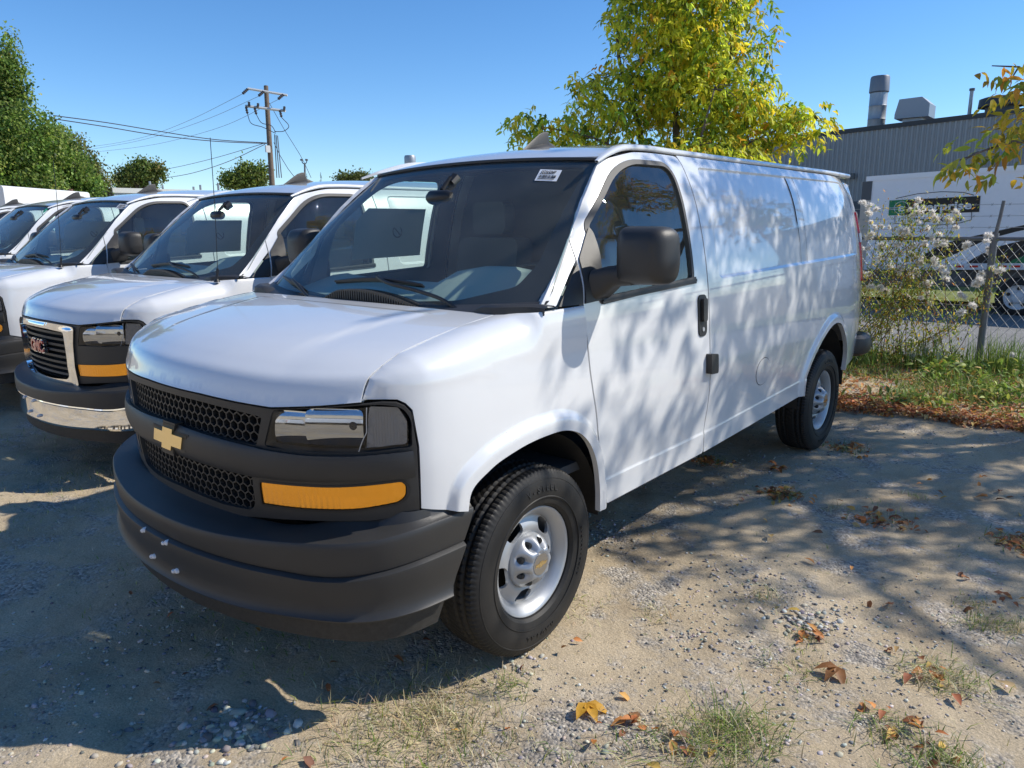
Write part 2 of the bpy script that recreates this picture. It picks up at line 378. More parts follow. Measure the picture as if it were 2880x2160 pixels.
# --- windscreen
def ws_map(x, t, off=0.):
    x = np.asarray(x, float); t = np.asarray(t, float)      # x in -1..1 across, t 0 bottom .. 1 top
    xb, yb, zb = .930 * x, .112 - .14 * (1 - x*x) - .055 * (1 - x**6), 1.332 - .045 * (1 - x*x)
    xt, yt_, zt = .754 * x, .742 - .015 * (1 - x*x) - .035 * (1 - x**6), 1.926 + .026 * (1 - x*x)
    b = .022 * np.sin(t * np.pi)
    return np.stack([xb + (xt - xb) * t, yb + (yt_ - yb) * t - (b + off) * .72, zb + (zt - zb) * t + (b + off) * .69], -1)
def front(x, z, off=0.):
    x = np.asarray(x, float); z = np.asarray(z, float); p, n = base(a_of_x(np.abs(x))); s = np.where(x < 0, -1, 1)
    o = off - .012 * np.clip((.8 - z) / .12, 0, 1)
    return np.stack([s * (p[..., 0] + n[..., 0] * o), p[..., 1] + n[..., 1] * o, z + 0*x], -1)
def fo(off): return lambda x, z: front(x, z, off(x, z) if callable(off) else off)
def sympoly(half):                        # half outline (x>=0) from top centre to bottom centre -> closed outline
    h = [(x, z) for x, z in half]; return h + [(-x, z) for x, z in h[::-1] if x > 1e-6]
LAMP = np.array([(.539, 1.072), (.494, .949), (.65, .947), (.807, .955), (.927, .970), (.928, 1.055), (.912, 1.098), (.87, 1.106), (.833, 1.105), (.70, 1.089)])
LAMPr = roundpoly(LAMP, [.012, .012, .1, .1, .008, .03, .03, .03, .05, .05], 5)
AMB = roundpoly([(.459, .819), (.456, .738), (.62, .744), (.793, .757), (.90, .784), (.917, .806), (.918, .842), (.908, .857), (.744, .833)], [.008, .008, .1, .1, .03, .02, .02, .015, .1], 5)
def mir(poly): return np.asarray(poly)[::-1] * np.array([-1, 1])
DOOR = [(.499, .462), (1.425, .466), (1.41, .585), (1.424, .803), (1.413, .99), (1.42, 1.346), (1.42, 1.985), (1.2, 1.986), (1.0, 1.978), (.92, 1.965), (.82, 1.945), (.712, 1.921), (.62, 1.85), (.512, 1.755), (.370, 1.604), (.361, 1.516), (.326, 1.341), (.346, 1.066), (.359, .991), (.408, .742)]
GLASSO = roundpoly([(.461, 1.358), (1.253, 1.398), (1.270, 1.922), (.832, 1.916), (.49, 1.642)], [.005, .02, .075, .17, .02], 9)
SEALO = offs(GLASSO, -.026); SEALI = offs(GLASSO, -.004)
FEND = [(float(a_of_x(.942)), .758), (-.395, .772), ]

def side_pieces(T, mirror):
    k = dict(parent=T, mirror=mirror); tagm = -1 if mirror else 1
    # fender
    ae = [float(a_of_x(x)) for x in (.942, .942, .934, .922, .905, .87, .836)]
    pol = [(ae[0], .757)] + [tuple(p) for p in ARCHF[1:]] + [(.493, .462), (.398, .742), (.349, .991), (.336, 1.066), (.316, 1.3405)]
    top = [(float(a), float(seamz(base(a)[0][1]))) for a in np.linspace(.30, float(a_of_x(.8255)), 40)]
    pol += top + [(ae[6], 1.122), (ae[5], 1.1225), (ae[4], 1.121), (ae[3], 1.108), (ae[2], 1.085), (ae[1], .966)]
    rg = [offs(ARCHF, d, False) for d in (.013, .027, .040, .047, .054, .061, .068, .075, .082)]
    panel('fender', pol, fender_map, PAINT, step=(.035, .022), rings=rg, bstep=.013, flange=.025, eps=.006, **k)
    # door with window opening
    cr = [np.stack([np.linspace(.44, 1.42, 40), np.full(40, z)], 1) for z in (.570, .5765, .583, .59)]
    rg2 = [offs(ARCHF, d, False) for d in (.040, .047, .054, .061, .068, .075, .082)]
    D = panel('door', roundpoly(DOOR, [.01, .02, .05, .05, .05, .05, .03, .1, .1, .1, .1, .03, .1, .1, .01, .02, .02, .05, .05, .05], 4), lambda a, z: side(a, z, 0., 'door'), PAINT, step=(.06, .05), holes=[SEALO], rings=cr, bstep=.02, flange=.022, **k)
    kk = dict(parent=D, mirror=mirror)
    panel('window_seal', SEALO, sideo(.004), TRIMG, holes=[SEALI], step=(.05, .05), bstep=.02, flange=.02, **kk)
    panel('window_glass', offs(GLASSO, -.006), sideo(-.008), SDG, step=(.08, .08), bstep=.03, flange=0, **kk)
    belt = [(.452, 1.338), (1.285, 1.366), (1.285, 1.398), (.452, 1.362)]
    panel('belt_moulding', belt, sideo(.010), TRIMG, step=(.1, .01), bstep=.03, flange=.012, **kk)
    panel('belt_moulding', offs(np.array(belt), .009), sideo(.014), GLOSSB, step=(.1, .01), bstep=.03, flange=.006, **kk)
    # sail and mirror
    panel('mirror_sail', roundpoly([(.333, 1.346), (.452, 1.352), (.492, 1.62), (.484, 1.645), (.368, 1.520)], [.003, .003, .01, .01, .01], 3), sideo(.009), PLAST, step=(.05, .05), bstep=.02, flange=.012, **kk)
    hc = [(1.30, .100), (1.302, .102)]
    cap = roundpoly([(1.262, 1.20), (1.48, 1.195)], .01, 2)
    mm = MB(); ny = 9
    for i in range(ny):
        t = i / (ny - 1); y = .315 + .135 * t; s = [.55, .80, .92, .965, .99, 1., 1., .985, .95][i]
        ring = roundpoly(np.array([(1.068 + .01 * t, 1.418), (1.268 + .02 * t, 1.428), (1.292 + .012 * t, 1.50), (1.282 + .012 * t, 1.648), (1.085, 1.650), (1.070, 1.60)]), [.03, .05, .03, .055, .055, .02], 7)
        c = np.array([1.185, 1.535]); ring = c + (ring - c) * s; n0 = len(ring)
        mm.V.append(np.stack([ring[:, 0], np.full(n0, y), ring[:, 1]], 1))
    n0 = len(mm.V[0]); FF = [(i*n0+q, i*n0+(q+1) % n0, (i+1)*n0+(q+1) % n0, (i+1)*n0+q) for i in range(ny-1) for q in range(n0)] + [tuple(range(n0))[::-1]]
    V = np.concatenate(mm.V); V[:, 1] += .05 * (V[:, 0] - 1.18) + .09; V[:, 0] -= .045; V[:, 2] -= .006
    mo = mk('mirror_housing', V * [tagm, 1, 1], [f[::-1] for f in FF] if not mirror else FF, PLAST, D)
    gl = V[-n0:].copy(); gl[:, 1] -= .012; mk('mirror_glass', gl * [tagm, 1, 1], [tuple(range(n0))], CHROME, D)
    ar = MB(); st = [(.945, .375, .515, 1.352, 1.475), (.965, .385, .52, 1.358, 1.480), (.99, .40, .52, 1.380, 1.488), (1.02, .415, .52, 1.408, 1.492), (1.06, .42, .52, 1.412, 1.492), (1.10, .425, .52, 1.416, 1.492)]; V = []
    for x_, y0, y1, z0, z1 in st: q = roundpoly([(y0, z0), (y1, z0), (y1, z1), (y0, z1)], .035, 5); V.append(np.stack([np.full(len(q), x_), q[:, 0], q[:, 1]], 1))
    n = len(V[0]); ar.add(np.concatenate(V) * [tagm, 1, 1], [((i*n+q, (i+1)*n+q, (i+1)*n+(q+1) % n, i*n+(q+1) % n) if mirror else (i*n+q, i*n+(q+1) % n, (i+1)*n+(q+1) % n, (i+1)*n+q)) for i in range(len(st)-1) for q in range(n)]); ar.build('mirror_arm', PLAST, D)
    # handle, hinge bumper
    hp = roundpoly([(1.292, 1.10), (1.378, 1.10), (1.392, 1.305), (1.300, 1.308)], .035, 7)
    panel('door_handle', hp, sideo(.006), GLOSSB, step=(.03, .03), bstep=.012, flange=.008, **kk)
    panel('handle_grip', roundpoly([(1.318, 1.175), (1.36, 1.175), (1.372, 1.288), (1.326, 1.29)], .015, 5), sideo(.022), PLAST, step=(.03, .03), bstep=.01, flange=.016, **kk)
    panel('lock_cylinder', [(1.336 + .011*math.cos(t), 1.135 + .011*math.sin(t)) for t in np.arange(10)*.628], sideo(.010), STEEL, step=(.03, .03), bstep=.01, flange=.005, **kk)
    panel('hinge_cover', roundpoly([(1.372, .903), (1.452, .898), (1.452, .998), (1.372, 1.008)], .01, 3), sideo(.032), PLAST, parent=T, mirror=mirror, step=(.03, .03), bstep=.015, flange=.032)
    panel('door_lining', offs(np.array(DOOR), .02), sideo(-.05), INTER, holes=[offs(GLASSO, -.01)], step=(.15, .15), bstep=.06, flange=0, **kk)
    # body side
    sp = [(1.4345, .466), (2.003, .482), (2.912, .511)] + [tuple(p) for p in ARCHR] + [(3.82, .548), (4.05, .566), (4.6, .58), (float(BA[-1]) - .001, .58), (float(BA[-1]) - .001, 1.96), (4.75, 1.96), (4.45, 1.985), (4.2, 2.0), (2.7, 1.998), (1.4305, 1.99), (1.4305, 1.346), (1.4235, .99), (1.4345, .803), (1.4205, .585)]
    rg = [offs(ARCHR, d, False) for d in (.012, .024, .036, .044, .052, .060, .068, .076)] + [offs(INSr, d) for d in (-.003, 0, .004, .008, .012, .017)]
    xs_ = np.linspace(1.44, 2.9, 60); cz = np.where(xs_ > 1.5, .031 * np.clip(xs_ - 1.5, 0, 1.5), 0)
    rg += [np.stack([xs_, z + cz], 1) for z in (.570, .5765, .583, .59)]
    panel('side_panel', sp, side, PAINT, step=(.07, .05), rings=rg, bstep=.022, flange=.03, **k)
    g = panel('body_seam', [(2.787, 1.394), (2.791, 1.394), (2.8435, 1.953), (2.8395, 1.953)], sideo(-.0065), GAPM, step=(.1, .05), bstep=.04, flange=.0, **k)
    panel('body_seam', [(2.901, 1.396), (2.905, 1.396), (2.969, 1.959), (2.965, 1.959)], sideo(-.0065), GAPM, step=(.1, .05), bstep=.04, flange=.0, **k)
    th = np.arange(28) * 2 * np.pi / 28; fu = np.stack([2.145 + .106 * np.cos(th), .795 + .083 * np.sin(th)], 1)
    if not mirror:
        panel('fuel_door', offs(fu, .003), sideo(.0025), PAINT, step=(.05, .05), bstep=.03, flange=.0025, **k)
        panel('fuel_door_gap', offs(fu, -.001), sideo(.0006), GAPM, step=(.05, .05), bstep=.03, flange=0, **k)
    # gap backing
    for nm, pl in (('gap_backing', DOOR),):
        pl = np.array(pl); pil = ((pl[:, 1] > 1.50) & (pl[:, 0] < 1.3))[:, None]; panel(nm, np.where(pil, offs(pl, .012), offs(pl, -.03)), sideo(-.023), GAPM, holes=[offs(pl, .045)], step=(.08, .08), bstep=.04, flange=0, **k)
    # cowl pillar and its black corner
    panel('windshield_pillar', roundpoly([(.08, 1.346), (.170, 1.346), (.354, 1.512), (.364, 1.600), (.217, 1.455)], [.004, .01, .006, .004, .05], 3), sideo(.0), PAINT, step=(.05, .05), bstep=.02, flange=.03, **k)
    panel('pillar_trim', roundpoly([(.182, 1.345), (.320, 1.345), (.354, 1.502)], [.004, .003, .004], 3), sideo(.004), PLAST, step=(.05, .05), bstep=.02, flange=.01, **k)
    # strip between the side and the windscreen edge
    pts = [(.08, 1.346), (.217, 1.453), (.367, 1.601), (.512, 1.755), (.62, 1.85), (.712, 1.921), (.74, 1.93)]
    E1 = np.array([side(a, z, -.002, False) for a, z in resamp(pts, .05, False)]); tt = np.clip((E1[:, 2] - 1.332) / .594, 0, 1); E2 = ws_map(np.ones(len(tt)), tt, -.004)
    for nm, m, u0, u1 in (('pillar_face', PAINT, 0, .86), ('windshield_seal', GLOSSB, .84, 1.03)):
        rows = []
        for u in np.linspace(u0, u1, 4):
            q = E1 + (E2 - E1) * u; q = q + np.array([.35, -.75, 0]) * (.003 * np.sin(min(u, 1) * np.pi))
            rows.append(q)
        V = np.concatenate(rows); n = len(E1); F = [(i*n+j, (i+1)*n+j, (i+1)*n+j+1, i*n+j+1) for i in range(3) for j in range(n-1)]
        mk(nm, V * [tagm, 1, 1], F if mirror else [f[::-1] for f in F], m, T)
    # roof rail
    rp = spline([(.792, .648, 1.913), (.772, .75, 1.948), (.752, .85, 1.976), (.738, .95, 1.996), (.730, 1.10, 2.006), (.728, 1.45, 2.009), (.727, 2.2, 2.013), (.726, 3.2, 2.02), (.722, 4.0, 2.024), (.715, 4.40, 2.022)], .05)
    pr = np.array([(.004, -.016), (.013, -.012), (.016, -.002), (.012, .008), (.002, .014), (-.012, .016), (-.03, .016), (-.03, -.012)]); Tn = np.gradient(rp, axis=0); V = []
    for i, p in enumerate(rp):
        t = Tn[i] / np.linalg.norm(Tn[i]); out = np.array([t[1], -t[0], 0]); out /= np.linalg.norm(out); up = np.cross(out, t); up *= np.sign(up[2])
        sc = .35 + .65 * min(1, i / 6); V.append(p + sc * (pr[:, :1] * out + pr[:, 1:] * up))
    n = len(pr); F = [(i*n+q, i*n+(q+1) % n, (i+1)*n+(q+1) % n, (i+1)*n+q) for i in range(len(rp)-1) for q in range(n)] + [tuple((len(rp)-1)*n+q for q in range(n))]
    mk('roof_rail', np.concatenate(V) * [tagm, 1, 1], F if not mirror else [f[::-1] for f in F], PAINT, T, angle=50)
    # taillight
    a1 = panel('taillight', roundpoly([(4.335, 1.19), (4.62, 1.19), (4.62, 1.74), (4.40, 1.74)], .03, 4), sideo(.012), REDL, step=(.05, .05), bstep=.03, flange=.02, **k)
    panel('reverse_lens', [(4.33, 1.50), (4.6, 1.50), (4.6, 1.57), (4.34, 1.57)], sideo(.015), PAPER, parent=a1, mirror=mirror, step=(.05, .05), bstep=.03, flange=.01)
    # wheel liners
    for yc, R, h in ((0, .47, .42), (3.40, .50, .44)):
        prof = [(.945, R), (.60, R), (.55, R - .02), (.55, .05)]; V, F = lathe(prof, 40); V = V + [0, yc, .41]; keep = [f for f in F if np.mean([V[i][2] for i in f]) > .42]
        mk('wheel_liner', V * [tagm, 1, 1], keep if mirror else [f[::-1] for f in keep], PLAST, T)

def build_wheel(T, x, y):
    s = 1 if x > 0 else -1; W = bpy.data.objects.new('wheel', None); link(W, T); W.location = (s * .868 if y < 1 else s * .846, y, .371); W.rotation_euler = (0, 0, 0 if s > 0 else math.pi)
    return W
def wheel_parts(W):
    n = 320; w = np.array([-.086, -.101, -.112, -.1245, -.121, -.114, -.106, -.098, -.09, -.08, -.069, -.064, -.056, -.045, -.035, -.029, -.022, -.01, 0])
    r = np.array([.2225, .2245, .236, .285, .325, .346, .360, .3685, .3715, .374, .3755, .376, .3765, .377, .3775, .378, .378, .378, .3785])
    w = np.r_[w, -w[-2::-1]]; r = np.r_[r, r[-2::-1]]; th = np.arange(n) * 2 * np.pi / n; Wg, Tg = np.meshgrid(w, th, indexing='ij'); R = np.repeat(r[:, None], n, 1); aw = np.abs(Wg)
    trd = aw < .1
    gro = np.where((np.abs(aw - .066) < .0035) | (np.abs(aw - .032) < .0035), .009, 0)
    sip = np.where((aw > .071) & (aw < .112) & ((np.arange(n)[None] % 3) == 0), .0045, 0) + np.where((aw < .062) & (aw > .035) & ((np.arange(n)[None] + np.where(Wg > 0, 3, 0)) % 4 == 0), .005, 0) + np.where((aw < .028) & ((np.arange(n)[None] + (Wg * 300).astype(int)) % 4 == 0), .005, 0)
    R = R - np.where(R > .345, np.maximum(gro, sip), 0); V = np.stack([Wg, R * np.cos(Tg), R * np.sin(Tg)], -1).reshape(-1, 3); k = len(w); i, q = np.meshgrid(np.arange(k-1), np.arange(n), indexing='ij')
    F = np.stack([i*n+q, (i+1)*n+q, (i+1)*n+(q+1) % n, i*n+(q+1) % n], -1).reshape(-1, 4)
    ty = mk('tyre', V, F[:, ::-1] if False else F, RUBBER, W, True, 24)
    rg = MB(); rg.lathe([(.1185, .262), (.1225, .262), (.1232, .265), (.1205, .268)], 72); rg.lathe([(.109, .343), (.118, .339), (.119, .336), (.116, .332)], 72); rg.build('sidewall_rib', RUBBER, ty)
    def ringtext(s, R0, size, a0, da):
        for i, ch in enumerate(s):
            if ch == ' ': continue
            a = a0 - i * da; c = np.array([.1238, R0 * math.cos(a), R0 * math.sin(a)]); text_mesh('sidewall_letter', ch, size, RUBBER, frame(c, (0, math.sin(a), -math.cos(a)), (-.25, math.cos(a), math.sin(a))), ty, .0016, bold=.001)
    ringtext('V-STEEL', .302, .036, rad(102), rad(5.2)); ringtext('LT245/75R16', .287, .022, rad(12), rad(4.0)); ringtext('RADIAL', .30, .03, rad(-75), rad(6))
    rm = MB(); rm.lathe([(-.09, .20), (-.085, .198), (.02, .175), (.06, .180), (.078, .196), (.088, .205), (.0945, .2135), (.0955, .2185), (.0935, .2215), (.086, .2205), (.08, .214)], 72); rim = rm.build('rim', STEEL, W)
    hd = herm([0, .06, .085, .10, .115, .135, .15, .165, .18, .20], [.048, .048, .05, .052, .060, .063, .058, .050, .046, .062])
    def disc(y, z): rr = np.hypot(y, z); return np.stack([hd(np.minimum(rr, .2)), y, z], -1)
    th = np.arange(60) * 2 * np.pi / 60; holes = []
    for i in range(5):
        a = rad(46 + 72 * i); t = np.arange(20) * 2 * np.pi / 20; u = .044 * np.sign(np.cos(t)) * np.abs(np.cos(t))**.75; v = .028 * np.sign(np.sin(t)) * np.abs(np.sin(t))**.85
        rr = .150 + v; an = a + u / .15; holes.append(np.stack([rr * np.cos(an), rr * np.sin(an)], 1))
    panel('wheel_disc', np.stack([.196 * np.cos(th), .196 * np.sin(th)], 1), disc, STEEL, W, step=(.014, .014), holes=holes, bstep=.012, flange=.012, ref=(-.3, 0, 0), angle=60)
    hb = MB(); hb.lathe([(-.08, .19), (-.02, .17), (-.02, .0)], 32); hb.build('brake_drum', DARK, W)
    # centre cap: fluted silver cap with black lug nuts round it
    n = 96; a = np.arange(n) * 2 * np.pi / n; lob = (.5 + .5 * np.cos(8 * a))**.55
    pa = np.array([(.05, .109), (.072, .107), (.084, .102), (.100, .092), (.114, .080), (.124, .068), (.128, .058), (.1285, .05), (.126, .046), (.126, .001)]); pb = np.array([(.05, .109), (.072, .107), (.078, .100), (.079, .088), (.080, .070), (.112, .062), (.126, .056), (.1285, .05), (.126, .046), (.126, .001)]); V = []
    for (xa, ra), (xb, rb_) in zip(pa, pb): V.append(np.stack([xa * lob + xb * (1 - lob), (ra * lob + rb_ * (1 - lob)) * np.cos(a), (ra * lob + rb_ * (1 - lob)) * np.sin(a)], 1))
    prof = pa
    F = [(i*n+q, (i+1)*n+q, (i+1)*n+(q+1) % n, i*n+(q+1) % n) for i in range(len(prof)-1) for q in range(n)]
    cap = mk('hub_cap', np.concatenate(V), [f[::-1] for f in F][0:0] + F, STEEL, W, angle=50)
    for i in range(8):
        b = MB(); t = (i + .5) * math.pi / 4; M = np.eye(4); M[:3, 3] = (0, .083 * math.cos(t), .083 * math.sin(t)); b.lathe([(.05, .0135), (.094, .0135), (.102, .010), (.104, .001)], 8, M); b.build('lug_nut', GLOSSB, W)
    e = MB(); e.lathe([(.126, .044), (.1285, .0435), (.1285, .001)], 32); e.build('hub_emblem', mat('brushed_disc', (.6, .6, .6), .3, 1.), W)
    bt = bowtie(.066, .024); mk('hub_bowtie', np.stack([np.full(len(bt), .1292), bt[:, 0], bt[:, 1]], 1), [tuple(range(len(bt)))], GOLD, W)
def bowtie(w, h):
    s = .16 * w; hw, hh = w / 2, h / 2; cx = .34 * hw * 1.0
    q = [(-hw - s*.25, -hh*.55), (-cx - s*.2, -hh*.55), (-cx - s*.42, -hh*1.0), (cx - s*.42, -hh), (cx - s*.2, -hh*.55), (hw - s*.25, -hh*.55), (hw + s*.25, hh*.55), (cx + s*.2, hh*.55), (cx + s*.42, hh), (-cx + s*.42, hh), (-cx + s*.2, hh*.55), (-hw + s*.25, hh*.55)]
    return np.array(q)

BU = [(0, -1.0), (.2, -.99), (.4, -.957), (.6, -.90), (.75, -.835), (.85, -.765), (.92, -.69), (.96, -.61), (.98, -.5), (.987, -.36)]
BUs = spline([(-x, y) for x, y in BU[2:0:-1]] + BU, .006); BUs = BUs[np.argmin(np.abs(BUs[:, 0])):]; BUs[0, 0] = 0
bs_ = np.r_[0, np.cumsum(np.hypot(*np.diff(BUs, axis=0).T))]; BTn = np.gradient(BUs, bs_, axis=0); BTn /= np.linalg.norm(BTn, axis=1)[:, None]; BTn[0] = (1, 0)
def bumper_rows(T, name, rows, m, nu=120, cap=True):
    V = []
    for off, zf in rows:
        s = np.linspace(-1, 1, 2 * nu + 1); zend = zf(.985); L = bs_[-1] - max(0, (.71 - zend)) * .4
        aa = np.abs(s) * L; x = np.interp(aa, bs_, BUs[:, 0]); y = np.interp(aa, bs_, BUs[:, 1]); tx = np.interp(aa, bs_, BTn[:, 0]); ty = np.interp(aa, bs_, BTn[:, 1])
        o = off(x) if callable(off) else off; X = x + ty * o; Y = y - tx * o
        V.append(np.stack([np.sign(s) * X, Y, zf(x) + 0*x], 1))
    n = len(V[0]); k = len(V); F = [(i*n+q, i*n+q+1, (i+1)*n+q+1, (i+1)*n+q) for i in range(k-1) for q in range(n-1)]
    VV = np.concatenate(V)
    if cap:                                             # closed ends towards the wheels
        for e in (0, n - 1):
            b = len(VV); ring = np.array([V[i][e] for i in range(k)]); inn = ring.copy(); inn[:, 0] *= .93; inn[:, 1] += .004; VV = np.concatenate([VV, inn])
            for i in range(k-1):
                f = (i*n+e, (i+1)*n+e, b+i+1, b+i); F.append(f if e == 0 else f[::-1])
    return mk(name, VV, [f[::-1] for f in F], m, T, True, 32)
ZC = herm([0, .2, .37, .55, .72, .84, .915, .985], [.640, .640, .645, .657, .669, .676, .687, .708]); ZR = herm([0, .3, .6, .86, .927, .985], [.562, .561, .560, .565, .580, .598])
ZB = herm([0, .45, .7, .9, .985], [.405, .406, .415, .416, .428]); ZD = herm([0, .5, .73, .93, .985], [.325, .326, .328, .326, .334])
def zmix(f, g, t, d=0.): return lambda x: f(x) * (1 - t) + g(x) * t + d
def front_common(T):
    # lamps left and right
    for sgn in (1, -1):
        X = (lambda P: np.asarray(P)) if sgn > 0 else mir
        def mm(f): return (lambda x, z: f(x, z))
        H = bpy.data.objects.new('headlight', None); link(H, T)
        panel('headlight_housing', X(offs(LAMPr, -.004)), fo(lambda x, z: -.085 + 0*x), DARK, H, step=(.05, .05), bstep=.03, flange=0)
        for xc, zc, w_, h_ in ((.580, 1.012, .072, .054), (.728, 1.022, .086, .060)):
            def cav(x, z, xc=xc, zc=zc, w_=w_, h_=h_):
                dx = (np.abs(x) - xc) / w_; dz = (z - zc) / h_; return -.034 - .008 * np.clip(1 - np.abs(dx)**2, 0, 1) + .012 * np.clip(1 - dz**2, 0, 1) - .10 * (np.abs(x) - xc)
            r = roundpoly([(xc - w_ * (.85 if xc < .6 else 1), zc - h_), (xc + w_, zc - h_), (xc + w_, zc + h_), (xc - w_ * (.7 if xc < .6 else 1), zc + h_)], .02, 5)
            panel('reflector', X(r), fo(cav), mat('lamp_reflector', (.42, .44, .47), .06, 1.), H, step=(.008, .008), bstep=.008, flange=.02)
        b = MB(); c = front(np.array(sgn * .785), np.array(1.03), -.045); M = np.eye(4); M[:3, 3] = c; M[:3, :3] = np.array(Matrix.Rotation(rad(-90 + 30 * sgn), 3, 'Z'))
        b.lathe([(-.02, .014), (.012, .014), (.016, .010), (.016, .001)], 18, M); b.build('bulb_shield', GLOSSB, H)
        panel('corner_lamp', X(roundpoly([(.823, .962), (.922, .974), (.923, 1.05), (.906, 1.094), (.836, 1.098)], .006, 3)), fo(lambda x, z: -.022 + .0025 * np.sin(np.abs(x) * 900)), mat('smoked_lens', (.20, .21, .23), .22, .4), H, step=(.0025, .03), bstep=.008, flange=.03)
        ln = panel('headlight_lens', X(offs(LAMPr, .004)), fo(.002), LENS, H, step=(.03, .03), bstep=.012, flange=.0)
        sp_ = np.array([front(np.array(sgn * x), np.array(z), .003) for x, z in ((.808, .957), (.818, .99), (.831, 1.02), (.832, 1.06), (.834, 1.10))]); e = MB(); e.tube(sp_, .0018, 5); e.build('lens_seam', STEEL, H)
        A = bpy.data.objects.new('turn_signal', None); link(A, T)
        def pris(x, z):
            ax = np.abs(x); return -.003 + np.where(ax < .60, .0003 * np.sin(ax * 300), np.where(ax < .76, .0007 * np.sin(ax * 330), .0004 * np.sin(ax * 260 + z * 50)))
        panel('amber_lens', X(offs(AMB, .003)), fo(pris), AMBER, A, step=(.0035, .006), bstep=.006, flange=.02)
        panel('amber_bezel', X(offs(AMB, -.006)), fo(.002), GLOSSB, A, holes=[X(offs(AMB, .001))], step=(.03, .03), bstep=.01, flange=.03)

FASH = [(0, 1.088), (.2, 1.087), (.39, 1.080), (.53, 1.076), (.60, 1.082), (.70, 1.094), (.82, 1.110), (.87, 1.116), (.902, 1.114), (.919, 1.102), (.930, 1.080), (.938, .966), (.939, .750), (.926, .742), (.83, .722), (.6, .702), (.45, .685), (.35, .672), (0, .672)]
def front_chevrolet(T):
    up = roundpoly(sympoly([(0, 1.066), (.2, 1.064), (.35, 1.057), (.490, 1.046), (.458, .945), (.2, .950), (0, .953)]), .012, 4)
    lo = sympoly([(0, .842), (.2, .838), (.428, .834), (.424, .735), (.410, .712), (.385, .703), (.248, .697), (0, .706)])
    holes = [up, roundpoly(lo, .012, 4), offs(LAMPr, -.003), mir(offs(LAMPr, -.003)), offs(AMB, -.003), mir(offs(AMB, -.003))]
    F = panel('front_fascia', sympoly(FASH), fo(0.), PLAST, T, step=(.04, .03), holes=holes, bstep=.014, flange=.02, hflange=.05, eps=.008)
    bar = sympoly([(0, .963), (.1, .957), (.3, .949), (.464, .942), (.494, .940), (.65, .938), (.807, .946), (.93, .960), (.932, .872), (.884, .868), (.746, .856), (.6, .845), (.437, .837), (.2, .840), (0, .842)])
    panel('grille_bar', bar, fo(lambda x, z: .003 + .022 * np.clip(1 - ((z - np.interp(np.abs(x), [0, .45, .93], [.902, .889, .915])) / .062)**2, 0, 1)**.6), PLAST, T, step=(.03, .008), bstep=.010, flange=.03, eps=.006)
    # honeycomb mesh
    g = MB()
    for poly, zlo, zhi in ((up, .94, 1.07), (lo, .69, .846)):
        pw, ph = .0365, .0285; pl = np.asarray(poly)
        for r in range(int((zhi - zlo) / ph) + 2):
            for c in range(-15, 16):
                x0 = c * pw + (pw / 2 if r % 2 else 0); z0 = zlo + r * ph
                for (ax, az), (bx, bz) in (((x0, z0 - ph * .30), (x0, z0 + ph * .30)), ((x0, z0 + ph * .30), (x0 + pw / 2, z0 + ph * .70)), ((x0, z0 + ph * .30), (x0 - pw / 2, z0 + ph * .70))):
                    mid = np.array([[(ax + bx) / 2, (az + bz) / 2]])
                    if not pip(mid, pl)[0]: continue
                    dx, dz = bx - ax, bz - az; l = math.hypot(dx, dz); nx, nz = -dz / l * .0026, dx / l * .0026; ex, ez = dx / l * .002, dz / l * .002
                    xs = np.array([ax - ex - nx, ax - ex + nx, bx + ex + nx, bx + ex - nx]); zs = np.array([az - ez - nz, az - ez + nz, bz + ez + nz, bz + ez - nz])
                    V = np.concatenate([front(xs, zs, -.014), front(xs, zs, -.040)]); g.add(V, [(0, 1, 2, 3), (0, 4, 5, 1), (1, 5, 6, 2), (2, 6, 7, 3), (3, 7, 4, 0)])
    G = g.build('grille_mesh', PLAST, F, angle=30); G['kind'] = 'stuff'
    panel('grille_backing', sympoly([(0, 1.08), (.48, 1.07), (.48, .69), (0, .69)]), fo(-.075), DARK, F, step=(.1, .1), bstep=.08, flange=0)
    bt = bowtie(.268, .128); panel('emblem_plate', bt + [-.012, .902], fo(.022), PLAST, F, step=(.04, .03), bstep=.012, flange=.03)
    bt2 = bowtie(.252, .112); panel('emblem_groove', bt2 + [-.012, .902], fo(.0235), GLOSSB, F, step=(.04, .03), bstep=.012, flange=.001)
    bt3 = bowtie(.212, .084); panel('bowtie_emblem', bt3 + [-.012, .902], fo(.029), GOLD, F, step=(.04, .03), bstep=.012, flange=.007)
    rows = [(lambda x: -.118 + .09 * sstep(.9, .985, x), lambda x: .674 + .078 * sstep(.55, .985, x)), (lambda x: -.075 + .052 * sstep(.9, .985, x), zmix(ZC, ZC, 0, .020)), (-.012, zmix(ZC, ZC, 0, .0075)), (-.004, zmix(ZC, ZC, 0, .0045)), (0., zmix(ZC, ZC, 0, -.002)), (.001, zmix(ZC, ZC, 0, -.016)), (.001, zmix(ZC, ZR, .3)), (-.002, zmix(ZC, ZR, .6)), (-.006, zmix(ZR, ZR, 0, .008)), (-.010, zmix(ZR, ZR, 0, .004)), (.002, zmix(ZR, ZR, 0, -.001)), (.008, zmix(ZR, ZR, 0, -.005)), (.009, zmix(ZR, ZR, 0, -.012)), (.003, zmix(ZR, ZB, .35)), (-.003, zmix(ZR, ZB, .6)), (-.004, zmix(ZR, ZB, .8)), (.004, zmix(ZB, ZB, 0, .012)), (.010, zmix(ZB, ZB, 0, .005)), (.008, ZB), (-.03, zmix(ZB, ZB, 0, -.004))]
    B = bumper_rows(T, 'front_bumper', rows, PLAST)
